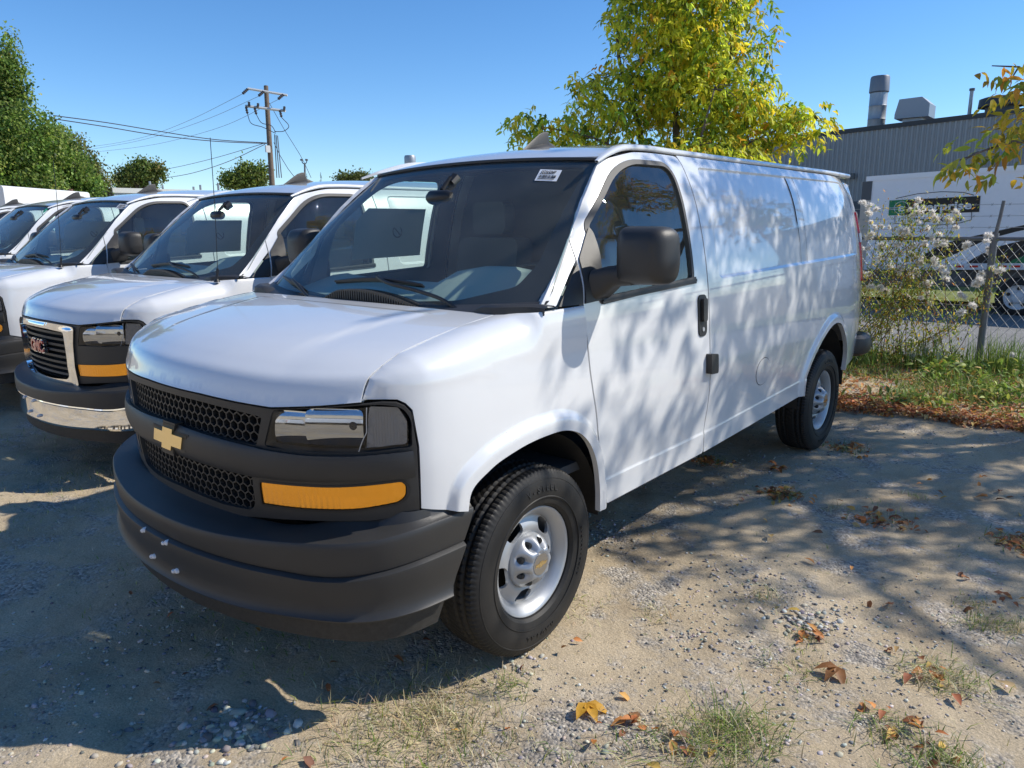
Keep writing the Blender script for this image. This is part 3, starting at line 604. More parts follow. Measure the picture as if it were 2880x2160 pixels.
    bumper_rows(T, 'air_dam', [(-.028, zmix(ZB, ZB, 0, .0)), (-.030, zmix(ZB, ZD, .4)), (-.034, ZD), (-.05, zmix(ZD, ZD, 0, -.002))], mat('air_dam_plastic', (.03, .028, .025), .6, bump=.15, bscale=500, noise=.4, nscale=60))
    plugs(B)
def bu_pt(x, z, off): 
    i = np.argmin(np.abs(BUs[:, 0] - abs(x))); return np.array([math.copysign(1, x) * (BUs[i, 0] + BTn[i, 1] * off), BUs[i, 1] - BTn[i, 0] * off, z])
def plugs(B):
    for x, z, of in ((-.098, .548, .004), (.075, .548, .004), (-.060, .452, -.004), (.112, .446, -.004)):
        g = MB()
        for dx, dz, r in ((-.012, -.004, .008), (.008, .004, .010)):
            M = np.eye(4); M[:3, :3] = [[0, 1, 0], [-1, 0, 0], [0, 0, 1]]; M[:3, 3] = bu_pt(x + dx, z + dz, of - .006); g.lathe([(0, r), (.012, r), (.016, r * .7), (.017, .001)], 10, M)
        g.build('plate_bolt', mat('white_plastic', (.75, .77, .8), .4), B)
def front_gmc(T):
    holes = [offs(LAMPr, -.003), mir(offs(LAMPr, -.003)), offs(AMB, -.003), mir(offs(AMB, -.003))]
    op = roundpoly(sympoly([(0, 1.045), (.2, 1.042), (.395, 1.03), (.40, .86), (.392, .735), (.36, .712), (.2, .703), (0, .703)]), .02, 4)
    F = panel('front_fascia', sympoly(FASH), fo(0.), PLAST, T, step=(.04, .03), holes=holes + [op], bstep=.014, flange=.02, hflange=.05)
    ring = roundpoly(sympoly([(0, 1.083), (.2, 1.081), (.40, 1.074), (.488, 1.066), (.462, .95), (.452, .80), (.448, .672), (.40, .664), (.2, .664), (0, .664)]), .02, 4)
    panel('chrome_surround', ring, fo(lambda x, z: .012 + .012 * np.clip(np.minimum((pdist(np.stack([x, z], -1).reshape(-1, 2), ring)).reshape(x.shape), .02) / .02, 0, 1)), CHROME, F, step=(.03, .02), holes=[op], bstep=.014, flange=.03, hflange=.04)
    for i in range(8):
        z = .735 + i * .039; w = .40
        panel('grille_slat', sympoly([(0, z + .012), (w, z + .008), (w, z - .008), (0, z - .004)]), fo(-.012), PLAST, F, step=(.05, .02), bstep=.03, flange=.03)
    panel('grille_backing', sympoly([(0, 1.06), (.45, 1.05), (.45, .69), (0, .69)]), fo(-.055), DARK, F, step=(.1, .1), bstep=.08, flange=0)
    red = mat('red_badge', (.5, .03, .02), .25, .2, coat=1.)
    for i, ch in enumerate('GMC'):
        x = -.085 + i * .075; c = front(np.array(x), np.array(.905), .004); t = front(np.array(x + .02), np.array(.905), .004) - front(np.array(x - .02), np.array(.905), .004)
        text_mesh('badge_outline', ch, .112, CHROME, frame(c, t, (0, 0, 1)), F, .010, bold=.010); text_mesh('badge_letter', ch, .112, red, frame(c, t, (0, 0, 1)), F, .016, bold=.003)
    rows = [(lambda x: -.118 + .09 * sstep(.9, .985, x), lambda x: .674 + .078 * sstep(.55, .985, x)), (lambda x: -.075 + .052 * sstep(.9, .985, x), zmix(ZC, ZC, 0, .020)), (-.012, zmix(ZC, ZC, 0, .0075)), (-.004, zmix(ZC, ZC, 0, .0045)), (0., zmix(ZC, ZC, 0, -.002)), (.001, zmix(ZC, ZC, 0, -.016)), (.004, zmix(ZC, ZR, .5)), (.003, zmix(ZR, ZR, 0, .004)), (-.012, zmix(ZR, ZR, 0, .0))]
    bumper_rows(T, 'bumper_pad', rows, PLAST)
    B = bumper_rows(T, 'front_bumper', [(-.02, zmix(ZR, ZR, 0, .004)), (.0, zmix(ZR, ZR, 0, .002)), (.002, zmix(ZR, ZR, 0, -.006)), (-.008, zmix(ZR, ZR, 0, -.016)), (-.011, zmix(ZR, ZB, .4)), (-.008, zmix(ZR, ZB, .7)), (-.004, zmix(ZR, ZB, .9)), (-.012, ZB), (-.04, zmix(ZB, ZB, 0, -.004))], CHROME)
    bumper_rows(T, 'air_dam', [(-.028, zmix(ZB, ZB, 0, .0)), (-.030, zmix(ZB, ZD, .4)), (-.034, ZD), (-.05, zmix(ZD, ZD, 0, -.002))], MATS['air_dam_plastic'])
    plugs(B)

def on_ws(px, py, off=.006, M=None):       # photo pixel -> point on the windscreen of a van standing at the origin (Newton on x, t)
    d = CF + ((px - 1440) / 2067.28) * CR - ((py - 1080) / 2067.28) * CU; o = CAM
    if M is not None: Mi = np.linalg.inv(M); d = Mi[:3, :3] @ d; o = Mi[:3, :3] @ CAM + Mi[:3, 3]
    v = np.array([0., .4]); 
    def g(v): q = ws_map(v[0], v[1], off) - o; c = np.cross(d, q); return c
    for _ in range(25):
        r = g(v); J = np.stack([(g(v + h) - r) / 1e-4 for h in np.eye(2) * 1e-4], 1); v = v - np.linalg.lstsq(J, r, rcond=None)[0]
    return v
def wiper(T, blade, arm):
    W = bpy.data.objects.new('wiper', None); link(W, T)
    a = MB(); P = [ws_map(x, t, o) for x, t, o in arm]; a.tube(spline(P, .03), .0085, 6); a.build('wiper_arm', GLOSSB, W)
    b = MB(); P = spline([ws_map(x, t, o) for x, t, o in blade], .03); n = len(P); V, F = tube(P, .010 * np.interp(np.arange(n), [0, n*.15, n*.5, n*.85, n-1], [.5, .9, 1.35, .9, .5]), 6); b.add(V, F)
    P2 = spline([ws_map(x, t, o - .012) for x, t, o in blade], .03); b.tube(P2, .006, 5); b.build('wiper_blade', GLOSSB, W)

def build_van(T):
    side_pieces(T, False); side_pieces(T, True)
    hs_ = np.linspace(-.8185, .8185, 60)
    panel('hood', [(x, 0.) for x in hs_] + [(x, 1.) for x in hs_[::-1]], hood_map, PAINT, T, step=(.035, .022), bstep=.02, flange=.03, ref=(0, -.3, .5), angle=60, eps=.014,
          rings=[np.stack([np.linspace(-.8, .8, 60), np.full(60, q)], 1) for q in (.008, .02, .035, .05, .07, .09)])
    panel('hood_backing', [(-.80, .08), (.80, .08), (.80, 1.), (-.80, 1.)], lambda x, q: hood_map(x, q, -.03), GAPM, T, step=(.1, .1), bstep=.06, flange=0, ref=(0, -.3, .5))
    # roof
    nx, ny = 33, 70; xs = np.linspace(-1, 1, nx); V = []
    zc = herm([.70, .80, .95, 1.1, 1.4, 2.0, 3.0, 4.2, 4.6, 4.72], [1.955, 1.992, 2.025, 2.045, 2.078, 2.105, 2.118, 2.11, 2.085, 2.05]); rs = herm([.6, .75, .95, 1.2, 2.2, 4.7], [1.905, 1.945, 1.99, 2.004, 2.012, 2.015])
    rxx = herm([.6, .75, .95, 1.2, 4.2, 4.5, 4.72], [.79, .768, .735, .726, .722, .70, .62])
    for j in range(ny):
        v = j / (ny - 1); row = []
        for x in xs:
            yf = .742 - .015 * (1 - x*x) - .035 * (1 - x**6) ; y = yf + (4.72 - yf) * v**1.6; w = abs(x)
            ze = rs(y); zz = ze + (zc(y) - ze) * (1 - w**2.3)
            if j == 0: zz = ws_map(x, 1.0)[2] + .004
            row.append((rxx(y) * x if j else .755 * x, y, zz))
        V += row
    F = [(j*nx+i, j*nx+i+1, (j+1)*nx+i+1, (j+1)*nx+i) for j in range(ny-1) for i in range(nx-1)]
    V = np.array(V)
    lip = ws_map(xs, np.full(nx, 1.0), -.02); b = len(V); V = np.concatenate([V, lip]); F += [(b+i, b+i+1, i+1, i) for i in range(nx-1)]
    mk('roof', V, F, PAINT, T, True, 50)
    hl = np.array(V[:nx*ny]); hl = hl.reshape(ny, nx, 3)[:34] - [0, -.02, .05]; mk('headliner', hl.reshape(-1, 3), [(j*nx+i, (j+1)*nx+i, (j+1)*nx+i+1, j*nx+i+1) for j in range(33) for i in range(nx-1)], INTER, T)
    # windscreen
    ws = roundpoly([(-1, 0), (1, 0), (1, 1), (-1, 1)], .03, 4); wsi = np.array([(-.85, .15), (-.6, .085), (0, .07), (.6, .085), (.85, .15), (.905, .28), (.93, .92), (.9, .945), (0, .94), (-.9, .945), (-.93, .92), (-.905, .30)])
    G = panel('windshield', ws, lambda x, t: ws_map(x, t), WSG, T, step=(.06, .05), bstep=.05, flange=0, ref=(0, 1.5, .8))
    panel('windshield_frit', ws * [1.0, 1.0], lambda x, t: ws_map(x, t, -.004), GLOSSB, G, step=(.08, .08), holes=[roundpoly(wsi, .03, 4)], bstep=.04, flange=0, ref=(0, 1.5, .8))
    tr = np.array([ws_map(x, 1.0, .004) for x in np.linspace(-.99, .99, 30)]); s = MB(); s.tube(tr, .009, 6); s.build('windshield_seal', GLOSSB, T)
    # cowl
    nx = 60; xs = np.linspace(-.93, .93, nx); V = []
    for j, (t, dz) in enumerate(((0, -.02), (0, .0), (.3, .006), (.6, .006), (1.0, .012))):
        for x in xs:
            ax = abs(x); yh = -.066 - .030 * (1 - (min(ax, .82) / .82)**2) + .12 * sstep(.80, .93, ax); g = ws_map(x / .93, .05, .006); zz = 1.316 + .006 * (1 - ax / .9) + dz
            V.append((x, yh + (max(g[1], yh + .03) - yh) * t, zz * (1 - t) + (max(g[2], 1.31) + dz * .3) * t))
    F = [(j*nx+i, j*nx+i+1, (j+1)*nx+i+1, (j+1)*nx+i) for j in range(4) for i in range(nx-1)]
    C = mk('cowl_panel', V, F, PLAST, T)
    hump = herm([-.26, -.20, -.12, -.02, .10, .25, .38, .48], [.0, .026, .055, .064, .062, .045, .020, .0]); r = MB()
    for i in range(46):
        x = -.25 + i * .0158; h = float(hump(x)); 
        if h < .004: continue
        r.box((x, -.062, 1.315), (x + .009, -.012, 1.318 + h)); 
    r.build('cowl_grille', PLAST, C)
    hb = [(x, -.010 + .0 * x, 1.312) for x in np.linspace(-.26, .48, 30)]; V = np.array([(x, y_, 1.31 + (float(hump(x)) + o) * k_) for y_, k_, o in ((-.055, 0, 0), (-.055, 1, -.006), (-.012, 1, .004), (.01, 1, .006), (.02, 0, 0)) for x in np.linspace(-.26, .48, 30)])
    mk('cowl_hump', V, [(j*30+i, j*30+i+1, (j+1)*30+i+1, (j+1)*30+i) for j in range(4) for i in range(29)], GLOSSB, C)
    for sg in (1, -1):
        ce = herm([.60, .68, .74, .82, .90, .965], [.0, .006, .034, .036, .034, .028]); xs = np.linspace(.60, .968, 24)
        V = np.array([(sg * x, yy + (.11 * sstep(.80, .96, x)), 1.312 + .012 * sstep(.6, .96, x) + (float(ce(x)) + .006) * kk) for yy, kk in ((-.055, 0), (-.050, .8), (-.035, 1.0), (.0, 1.0), (.03, .7)) for x in xs]); n = len(xs)
        F = [(j*n+i, j*n+i+1, (j+1)*n+i+1, (j+1)*n+i) for j in range(4) for i in range(n-1)]; mk('cowl_end', V, F if sg > 0 else [f[::-1] for f in F], PLAST, C)
    wiper(T, [(*on_ws(945, 793), .012), (*on_ws(1070, 790), .016), (*on_ws(1190, 804), .012)], [(*on_ws(1300, 877, .03), .015), (*on_ws(1250, 850), .022), (*on_ws(1180, 826), .025), (*on_ws(1089, 801), .030), (*on_ws(1068, 786), .026)])
    wiper(T, [(-.86, .11, .012), (-.68, .10, .016), (-.48, .075, .012)], [(-.25, .0, .02), (-.40, .04, .022), (-.58, .09, .028), (-.66, .105, .024)])
    # roof antenna (shark fin)
    P = [(-.02, 1.085, 2.030, .034), (0, 1.16, 2.050, .036), (0, 1.30, 2.068, .036), (0, 1.41, 2.082, .03)]
    A = MB(); y = np.array([1.10, 1.14, 1.20, 1.26, 1.30, 1.335, 1.345, 1.375, 1.42]); zt = np.array([2.045, 2.068, 2.108, 2.145, 2.158, 2.160, 2.108, 2.100, 2.085]); hw = np.array([.010, .026, .034, .037, .038, .037, .036, .032, .012]); zb = herm([1.0, 1.1, 1.4, 1.5], [2.03, 2.040, 2.074, 2.08])(y)
    V = []
    for i in range(len(y)):
        h = zt[i] - zb[i]
        for fx, fz in ((1, -.05), (1, .12), (.72, .30), (.22, .42), (.13, .9), (.06, 1.), (-.06, 1.), (-.13, .9), (-.22, .42), (-.72, .30), (-1, .12), (-1, -.05)): V.append((hw[i] * fx, y[i], zb[i] + (min(h * fz, .03 * fz / .42) if fz < .5 else h * fz) - .004))
    n = 12; F = [(i*n+q, (i+1)*n+q, (i+1)*n+q+1, i*n+q+1) for i in range(len(y)-1) for q in range(n-1)] + [tuple(range(n)), tuple((len(y)-1)*n+q for q in range(n))[::-1]]
    mk('roof_antenna', V, F, PLAST, T, True, 30)
    # interior
    I = MB(); I.box((-.88, .2, .62), (.88, 1.5, .66)); zz_ = np.linspace(.62, 1.97, 14); ring = [(S_(z) - .05, z) for z in zz_] + [(-(S_(z) - .05), z) for z in zz_[::-1]]; nr = len(ring); I.add([(x, y_, z) for y_ in (1.50, 1.53) for x, z in ring], [tuple(range(nr)), tuple(range(2*nr-1, nr-1, -1))] + [(i, i+nr, (i+1) % nr + nr, (i+1) % nr) for i in range(nr)]); I.build('bulkhead', mat('bulkhead_dark', (.08, .084, .09), .8), T)
    d = MB(); nx = 24; xs = np.linspace(-.88, .88, nx); V = []
    for t, z in ((0, 1.300), (.35, 1.345), (.62, 1.385), (.8, 1.390), (.92, 1.31), (1, .9)):
        for x in xs: y0 = ws_map(x / .9, .03)[1] + .01; V.append((x, y0 + .58 * t, z + (.085 * math.exp(-((x - .42) / .24)**4) if .5 < t < .95 else 0) - .02 * (1 - t) * (1 - (x / .9)**2)))
    D = mk('dashboard', V, [(j*nx+i, j*nx+i+1, (j+1)*nx+i+1, (j+1)*nx+i) for j in range(5) for i in range(nx-1)], DASHM, T)
    v = MB()
    for i in range(14): c = np.array((.22 + i * .03, .03 + .0 * i, 1.312)); v.box((c[0], c[1], c[2] + .006), (c[0] + .014, c[1] + .06, c[2] + .016))
    v.build('defrost_vent', DARK, D)
    for sx in (.42, -.42):
        Sx = bpy.data.objects.new('seat', None); link(Sx, T); b = MB()
        V, F = lathe([(0, .001), (0, .20), (.02, .235), (.12, .24), (.14, .2), (.14, .001)], 20); 
        def rb(lo, hi, r=.05):
            lo = np.array(lo); hi = np.array(hi); q = roundpoly([(lo[0], lo[2]), (hi[0], lo[2]), (hi[0], hi[2]), (lo[0], hi[2])], r, 5); n = len(q)
            V = np.concatenate([np.stack([q[:, 0], np.full(n, y), q[:, 1]], 1) for y in (lo[1], hi[1])]); return V, [(i, (i+1) % n, n+(i+1) % n, n+i) for i in range(n)] + [tuple(range(n))[::-1], tuple(range(n, 2*n))]
        V, F = rb((sx - .25, .66, .84), (sx + .25, 1.2, .98)); m = MB(); m.add(V, F); m.build('seat_cushion', INTER, Sx)
        V, F = rb((sx - .24, 1.18, .95), (sx + .24, 1.32, 1.58), .07); V[:, 1] += (V[:, 2] - .95) * .18; m = MB(); m.add(V, F); m.build('seat_back', INTER, Sx)
        V, F = rb((sx - .13, 1.30, 1.60), (sx + .13, 1.39, 1.79), .05); m = MB(); m.add(V, F); m.build('headrest', INTER, Sx)
    sw = MB(); a = np.arange(40) * 2 * np.pi / 40; R = np.array(Matrix.Rotation(rad(-28), 3, 'X')); P = np.stack([.19 * np.cos(a), 0 * a, .19 * np.sin(a)], 1) @ R.T + [.42, .60, 1.30]; sw.tube(P, .014, 8, True)
    for t in (0, math.pi, -math.pi / 2): sw.tube(np.array([(0, 0, 0), (.18 * math.cos(t), 0, .18 * math.sin(t))]) @ R.T + [.42, .61, 1.30], .016, 6)
    sw.build('steering_wheel', GLOSSB, T)
    m = MB(); V, F = tube([(-.075, .49, 1.785), (-.055, .485, 1.785), (.055, .485, 1.785), (.075, .49, 1.785)], [.024, .034, .034, .024], 10); m.add(V, F); m.tube([(0, .50, 1.82), (0, .56, 1.88)], .012, 6); m.tube([(0, .56, 1.845), (0, .60, 1.875)], [.03, .034], 8); m.build('rear_view_mirror', GLOSSB, T)
    st = panel('window_sticker', [(.66, 1.46), (1.195, 1.47), (1.195, 1.755), (.74, 1.755), (.66, 1.68)], sideo(-.014), mat('window_sticker_paper', (.30, .32, .31), .7, trans=.2), T, step=(.2, .2), bstep=.1, flange=0, mirror=True)
    o = side(np.array(.98), np.array(1.62), -.016, False) * [-1, 1, 1]
    no = MB(); a = np.arange(24) * 2 * np.pi / 24; no.tube(np.stack([o[0] + 0*a + .004, o[1] + .035 * np.cos(a), o[2] + .035 * np.sin(a)], 1), .003, 4, True); no.tube([o + [.004, -.024, .024], o + [.004, .024, -.024]], .003, 4); no.build('sticker_symbol', INK, st)
    u = MB(); u.box((-.5, -.6, .34), (.5, 4.5, .56)); u.box((-.9, .62, .47), (.9, 2.75, .60)); u.box((-.85, 3.95, .58), (.85, 4.55, .66)); u.build('underbody', DARK, T)
    rb_ = MB(); P = spline([(.80, 4.44, .64), (.885, 4.50, .64), (.90, 4.62, .64), (.86, 4.74, .64), (.7, 4.80, .64), (0, 4.83, .64), (-.7, 4.80, .64), (-.86, 4.74, .64), (-.90, 4.62, .64), (-.885, 4.50, .64)], .06); V, F = tube(P, .055, 8); V[:, 2] = .635 + (V[:, 2] - .64) * 1.6; rb_.add(V, F); rb_.build('rear_bumper', PLAST, T)
    front_common(T)
    W = [build_wheel(T, x, y) for x, y in ((1, 0), (1, 3.43), (-1, 0), (-1, 3.43))]
    wheel_parts(W[0])
    for w in W[1:]:
        for ch in list(W[0].children): copy_tree(ch, w)

VG = 'white cargo vans parked side by side'
van = thing('cargo_van', 'nearest white cargo van with black front bumper, gold cross badge and black honeycomb grille', 'van', (0, 0, 0), 0, VG)
build_van(van); front_names = ('front_fascia', 'grille_bar', 'front_bumper', 'air_dam', 'bumper_pad')
van4 = None
def place_van(label, x, y, rz, gmc, z=-.02, skip=()):
    t = thing('cargo_van', label, 'van', (x, y, z), rz, VG)
    for ch in list(van.children):
        nm = ch.name.split('.')[0]
        if nm in skip or (gmc and nm in front_names): continue
        copy_tree(ch, t)
    if gmc: front_gmc(t)
    return t
front_chevrolet(van)
van2 = place_van('second white cargo van with chrome grille surround, red letters and chrome lower bumper', -3.087, .537, .005, True, -.036)
van3 = place_van('third white cargo van from the front, half hidden, with a paper label on its windshield', -5.90, .52, .02, False, -.02)
van4 = place_van('fourth white cargo van with a round green sticker at the top of its windshield', -9.008, .852, 0., False, .007)
van5 = place_van('farthest white cargo van, only its roof and windshield edge showing at the left', -12.1, 1.0, 0., False, 0)
# stickers on windscreens
def ws_label(T, corners, text, parent_name='windshield', M=None):
    P = [ws_map(*on_ws(*c, .003, M), .003) for c in corners]; c = np.mean(P, 0); ex = (P[1] - P[0] + P[2] - P[3]) / 2; ey = (P[0] - P[3] + P[1] - P[2]) / 2
    w = [o for o in T.children if o.name.startswith(parent_name)][0]
    s = mk('windshield_label', P, [(3, 2, 1, 0)], PAPER, w, False)
    L = np.linalg.norm(ex); H = np.linalg.norm(ey); n = np.cross(ex, ey); n /= np.linalg.norm(n)
    text_mesh('label_text', text, H * .44, INK, frame(c + ey * .2 - ex * .06 + n * .002, ex, ey), w, 0, sx=min(1.0, L * .80 / (H * .44 * .62 * len(text))) , bold=.0008)
    b = MB(); x = -.40; rr = random.Random(3)
    while x < .36:
        wd = rr.choice((.012, .02, .035)); q = [c + ex * (x + a) + ey * bb + n * .002 for a, bb in ((0, -.02), (wd, -.02), (wd, -.27), (0, -.27))]; b.add(q, [(0, 3, 2, 1)]); x += wd + rr.choice((.012, .02, .03))
    b.add([c + ex * a + ey * bb + n * .002 for a, bb in ((-.40, -.32), (.34, -.32), (.34, -.38), (-.40, -.38))], [(0, 3, 2, 1)]); b.build('barcode', INK, w, False)
ws_label(van, [(1520, 476), (1581, 478.5), (1565, 510), (1503, 507.6)], 'SG265049')
bpy.context.view_layer.update()
M3 = np.array(van3.matrix_world); ws_label(van3, [(337, 573), (362, 576), (350, 588), (324, 586)], 'SG263792', M=M3)
M4 = np.array(van4.matrix_world); c = ws_map(*on_ws(127, 592, .003, M4), .003); a = np.arange(20) * 2 * np.pi / 20; wv = [o for o in van4.children if o.name.startswith('windshield')][0]
mk('round_sticker', [c + np.array([.05 * math.cos(t), .04 * math.sin(t) * .7, .04 * math.sin(t) * .7]) for t in a], [tuple(range(20))], mat('green_sticker', (.05, .62, .22), .5), wv, False)
M2 = np.array(van2.matrix_world)
pp = [ (.10, .10, 1.327), (.56, .13, 1.327), (.60, .36, 1.345), (.22, .36, 1.345)]
pd = mk('dash_paper', pp, [(0, 1, 2, 3)], mat('pale_paper', (.62, .74, .75), .6), van2, False); text_mesh('paper_text', 'SOLD', .11, INK, frame((.34, .215, 1.340), (-1, 0, .0), (0, -.99, -.09)), pd, 0)
for T_, nm in ((van2, 'mast_antenna'), (van3, 'mast_antenna')):
    m = MB(); b0 = np.array((.905, -.06, 1.325)); m.tube([b0, b0 + [0, 0, .02]], [.022, .014], 10); m.tube([b0 + [0, 0, .02], b0 + [-.004, .015, .09]], .009, 8); m.tube(spline([b0 + [-.004, .015, .09], b0 + [-.02, .04, .40], b0 + [-.055, .075, .95]], .05), .0024, 6); m.build(nm, GLOSSB, T_)

for i, (x, y, r_, lab) in enumerate(((-4.2, -12.6, .02, 'white cargo van parked opposite, mirrored in the left part of the headlight'), (-.9, -13.0, -.03, 'white cargo van parked opposite, mirrored in the middle of the headlight'), (2.6, -12.8, 0., 'white cargo van parked opposite, mirrored in the right part of the headlight'), (6.1, -12.9, .03, 'white cargo van parked opposite, behind the photographer to the right'))):
    t = place_van(lab, x, y, r_, False, 0, ('headlight', 'turn_signal', 'front_fascia', 'grille_bar', 'front_bumper', 'air_dam', 'seat', 'dashboard', 'steering_wheel', 'cowl_panel', 'wiper', 'window_sticker', 'defrost_vent', 'rear_view_mirror')); t['group'] = 'white vans parked opposite, seen only as reflections'
# ================================================================== THE PLACE
def at_depth(px, py, D): return CAM + (CF + ((px - 1440) / 2067.28) * CR - ((py - 1080) / 2067.28) * CU) * D
def at_y(px, py, y):
    d = CF + ((px - 1440) / 2067.28) * CR - ((py - 1080) / 2067.28) * CU; return CAM + d * ((y - CAM[1]) / d[1])
def vnoise(x, y, seed=0):                  # smooth value noise on arrays
    r = np.random.default_rng(seed).random((256, 256)); xi = np.floor(x).astype(int); yi = np.floor(y).astype(int); fx = x - xi; fy = y - yi; fx = fx*fx*(3-2*fx); fy = fy*fy*(3-2*fy)
    g = lambda a, b: r[a % 256, b % 256]
    return (g(xi, yi)*(1-fx)+g(xi+1, yi)*fx)*(1-fy)+(g(xi, yi+1)*(1-fx)+g(xi+1, yi+1)*fx)*fy
def fbm(x, y, s, o=4, seed=0): return sum(vnoise(x*s*2**i, y*s*2**i, seed+i) / 2**i for i in range(o)) / (2 - 2.0**(1-o)) - .5
def gz(x, y):                              # the height of the ground
    x = np.asarray(x, float); y = np.asarray(y, float)
    near = 1 - sstep(9, 14, np.hypot(x - 1, y))
    z = near * (.075 * fbm(x, y, .9, 3, 5) + .032 * fbm(x, y, 4, 3, 9) + .014 * fbm(x, y, 17, 2, 2)) - .006
    for cx, cy in ((.87, 0), (.87, 3.43), (-.87, 0), (-.87, 3.43)): z = z * (1 - .92 * np.exp(-(((x - cx) / .35)**2 + ((y - cy) / .4)**2)))
    return z + .05 * sstep(4.7, 6.2, y) * (1 - sstep(7.2, 8.2, y)) - .2 * sstep(8, 15, y) + .04*np.exp(-((y-4.75)/.35)**2)*(np.abs(x) < 20)

def dirt_material():
    m = bpy.data.materials.new('dirt_and_gravel'); m.use_nodes = True; t = m.node_tree; n = t.nodes; L = t.links; b = n['Principled BSDF']; b.inputs['Roughness'].default_value = .95; b.inputs['Specular IOR Level'].default_value = .2
    tc = n.new('ShaderNodeTexCoord')
    def noise(s, d=6, r=.6):
        q = n.new('ShaderNodeTexNoise'); q.inputs['Scale'].default_value = s; q.inputs['Detail'].default_value = d; q.inputs['Roughness'].default_value = r; L.new(tc.outputs['Object'], q.inputs['Vector']); return q
    def ramp(src, stops):
        r = n.new('ShaderNodeValToRGB'); e = r.color_ramp.elements
        for i, (p, c) in enumerate(stops):
            if i > 1: e.new(p)
            e[i].position = p; e[i].color = (*c, 1)
        L.new(src, r.inputs['Fac']); return r
    def mix(f, a, c, bt='MIX'):
        x = n.new('ShaderNodeMix'); x.data_type = 'RGBA'; x.blend_type = bt
        if isinstance(f, float): x.inputs[0].default_value = f
        else: L.new(f, x.inputs[0])
        L.new(a, x.inputs[6]); L.new(c, x.inputs[7]); return x.outputs[2]
    base = ramp(noise(1.3, 8, .7).outputs['Fac'], [(.30, (.37, .285, .185)), (.5, (.51, .41, .275)), (.72, (.62, .51, .36))])
    fine = ramp(noise(140, 3).outputs['Fac'], [(.3, (.6, .6, .6)), (.7, (1.25, 1.25, 1.25))])
    c = mix(.75, base.outputs[0], fine.outputs[0], 'MULTIPLY')
    vo = n.new('ShaderNodeTexVoronoi'); vo.inputs['Scale'].default_value = 75; L.new(tc.outputs['Object'], vo.inputs['Vector'])
    hsv = n.new('ShaderNodeSeparateColor'); L.new(vo.outputs['Color'], hsv.inputs[0])
    st = ramp(hsv.outputs[0], [(0, (.17, .16, .15)), (.35, (.32, .295, .265)), (.7, (.47, .42, .35)), (1, (.64, .59, .52))])
    gm = ramp(noise(2.1, 7, .75).outputs['Fac'], [(.50, (0, 0, 0)), (.60, (.85, .85, .85))])
    c = mix(gm.outputs[0], c, st.outputs[0])
    L.new(c, b.inputs['Base Color'])
    b1 = n.new('ShaderNodeBump'); b1.inputs['Strength'].default_value = .9; b1.inputs['Distance'].default_value = .012
    vd = n.new('ShaderNodeMath'); vd.operation = 'MULTIPLY'; inv = n.new('ShaderNodeMath'); inv.operation = 'SUBTRACT'; inv.inputs[0].default_value = .6; L.new(vo.outputs['Distance'], inv.inputs[1]); L.new(inv.outputs[0], vd.inputs[0]); L.new(gm.outputs[0], vd.inputs[1])
    ad = n.new('ShaderNodeMath'); ad.operation = 'ADD'; L.new(vd.outputs[0], ad.inputs[0]); q = noise(38, 9, .75); L.new(q.outputs['Fac'], ad.inputs[1]); L.new(ad.outputs[0], b1.inputs['Height']); L.new(b1.outputs[0], b.inputs['Normal'])
    return m
def uneven(lo, hi, flo, fhi, fine, grow=1.25):
    a = list(np.arange(flo, fhi + 1e-6, fine)); s = fine
    while a[-1] < hi: s *= grow; a.append(a[-1] + s)
    s = fine
    while a[0] > lo: s *= grow; a.insert(0, a[0] - s)
    return np.array(a)
gx = uneven(-900, 900, -4.2, 3.4, .032); gy = uneven(-900, 900, -2.4, 5.2, .032); GX, GY = np.meshgrid(gx, gy, indexing='ij'); nx_, ny_ = len(gx), len(gy)
i_, j_ = np.meshgrid(np.arange(nx_ - 1), np.arange(ny_ - 1), indexing='ij')
ground = mk('ground', np.stack([GX, GY, gz(GX, GY)], -1), np.stack([i_*ny_+j_, (i_+1)*ny_+j_, (i_+1)*ny_+j_+1, i_*ny_+j_+1], -1).reshape(-1, 4), dirt_material(), None, True, None); ground['kind'] = 'structure'
asph = mat('asphalt', (.21, .205, .20), .92, noise=.22, nscale=3, bump=.5, bscale=180)
def sheet(name, x0, x1, y0, y1, m, dz, nx=60, ny=20):
    X, Y = np.meshgrid(np.linspace(x0, x1, nx), np.linspace(y0, y1, ny), indexing='ij'); i, j = np.meshgrid(np.arange(nx-1), np.arange(ny-1), indexing='ij')
    o = mk(name, np.stack([X, Y, gz(X, Y) * 0 + (-.2 * sstep(8, 15, Y)) + dz], -1), np.stack([i*ny+j, (i+1)*ny+j, (i+1)*ny+j+1, i*ny+j+1], -1).reshape(-1, 4), m); o['kind'] = 'structure'; return o
sheet('road', -60, 60, 7.95, 17.2, asph, .05)
sheet('lawn', -60, 60, 17.0, 21.5, mat('lawn_green', (.16, .19, .045), .9, noise=.4, nscale=2.5, bump=.6, bscale=60), .12)

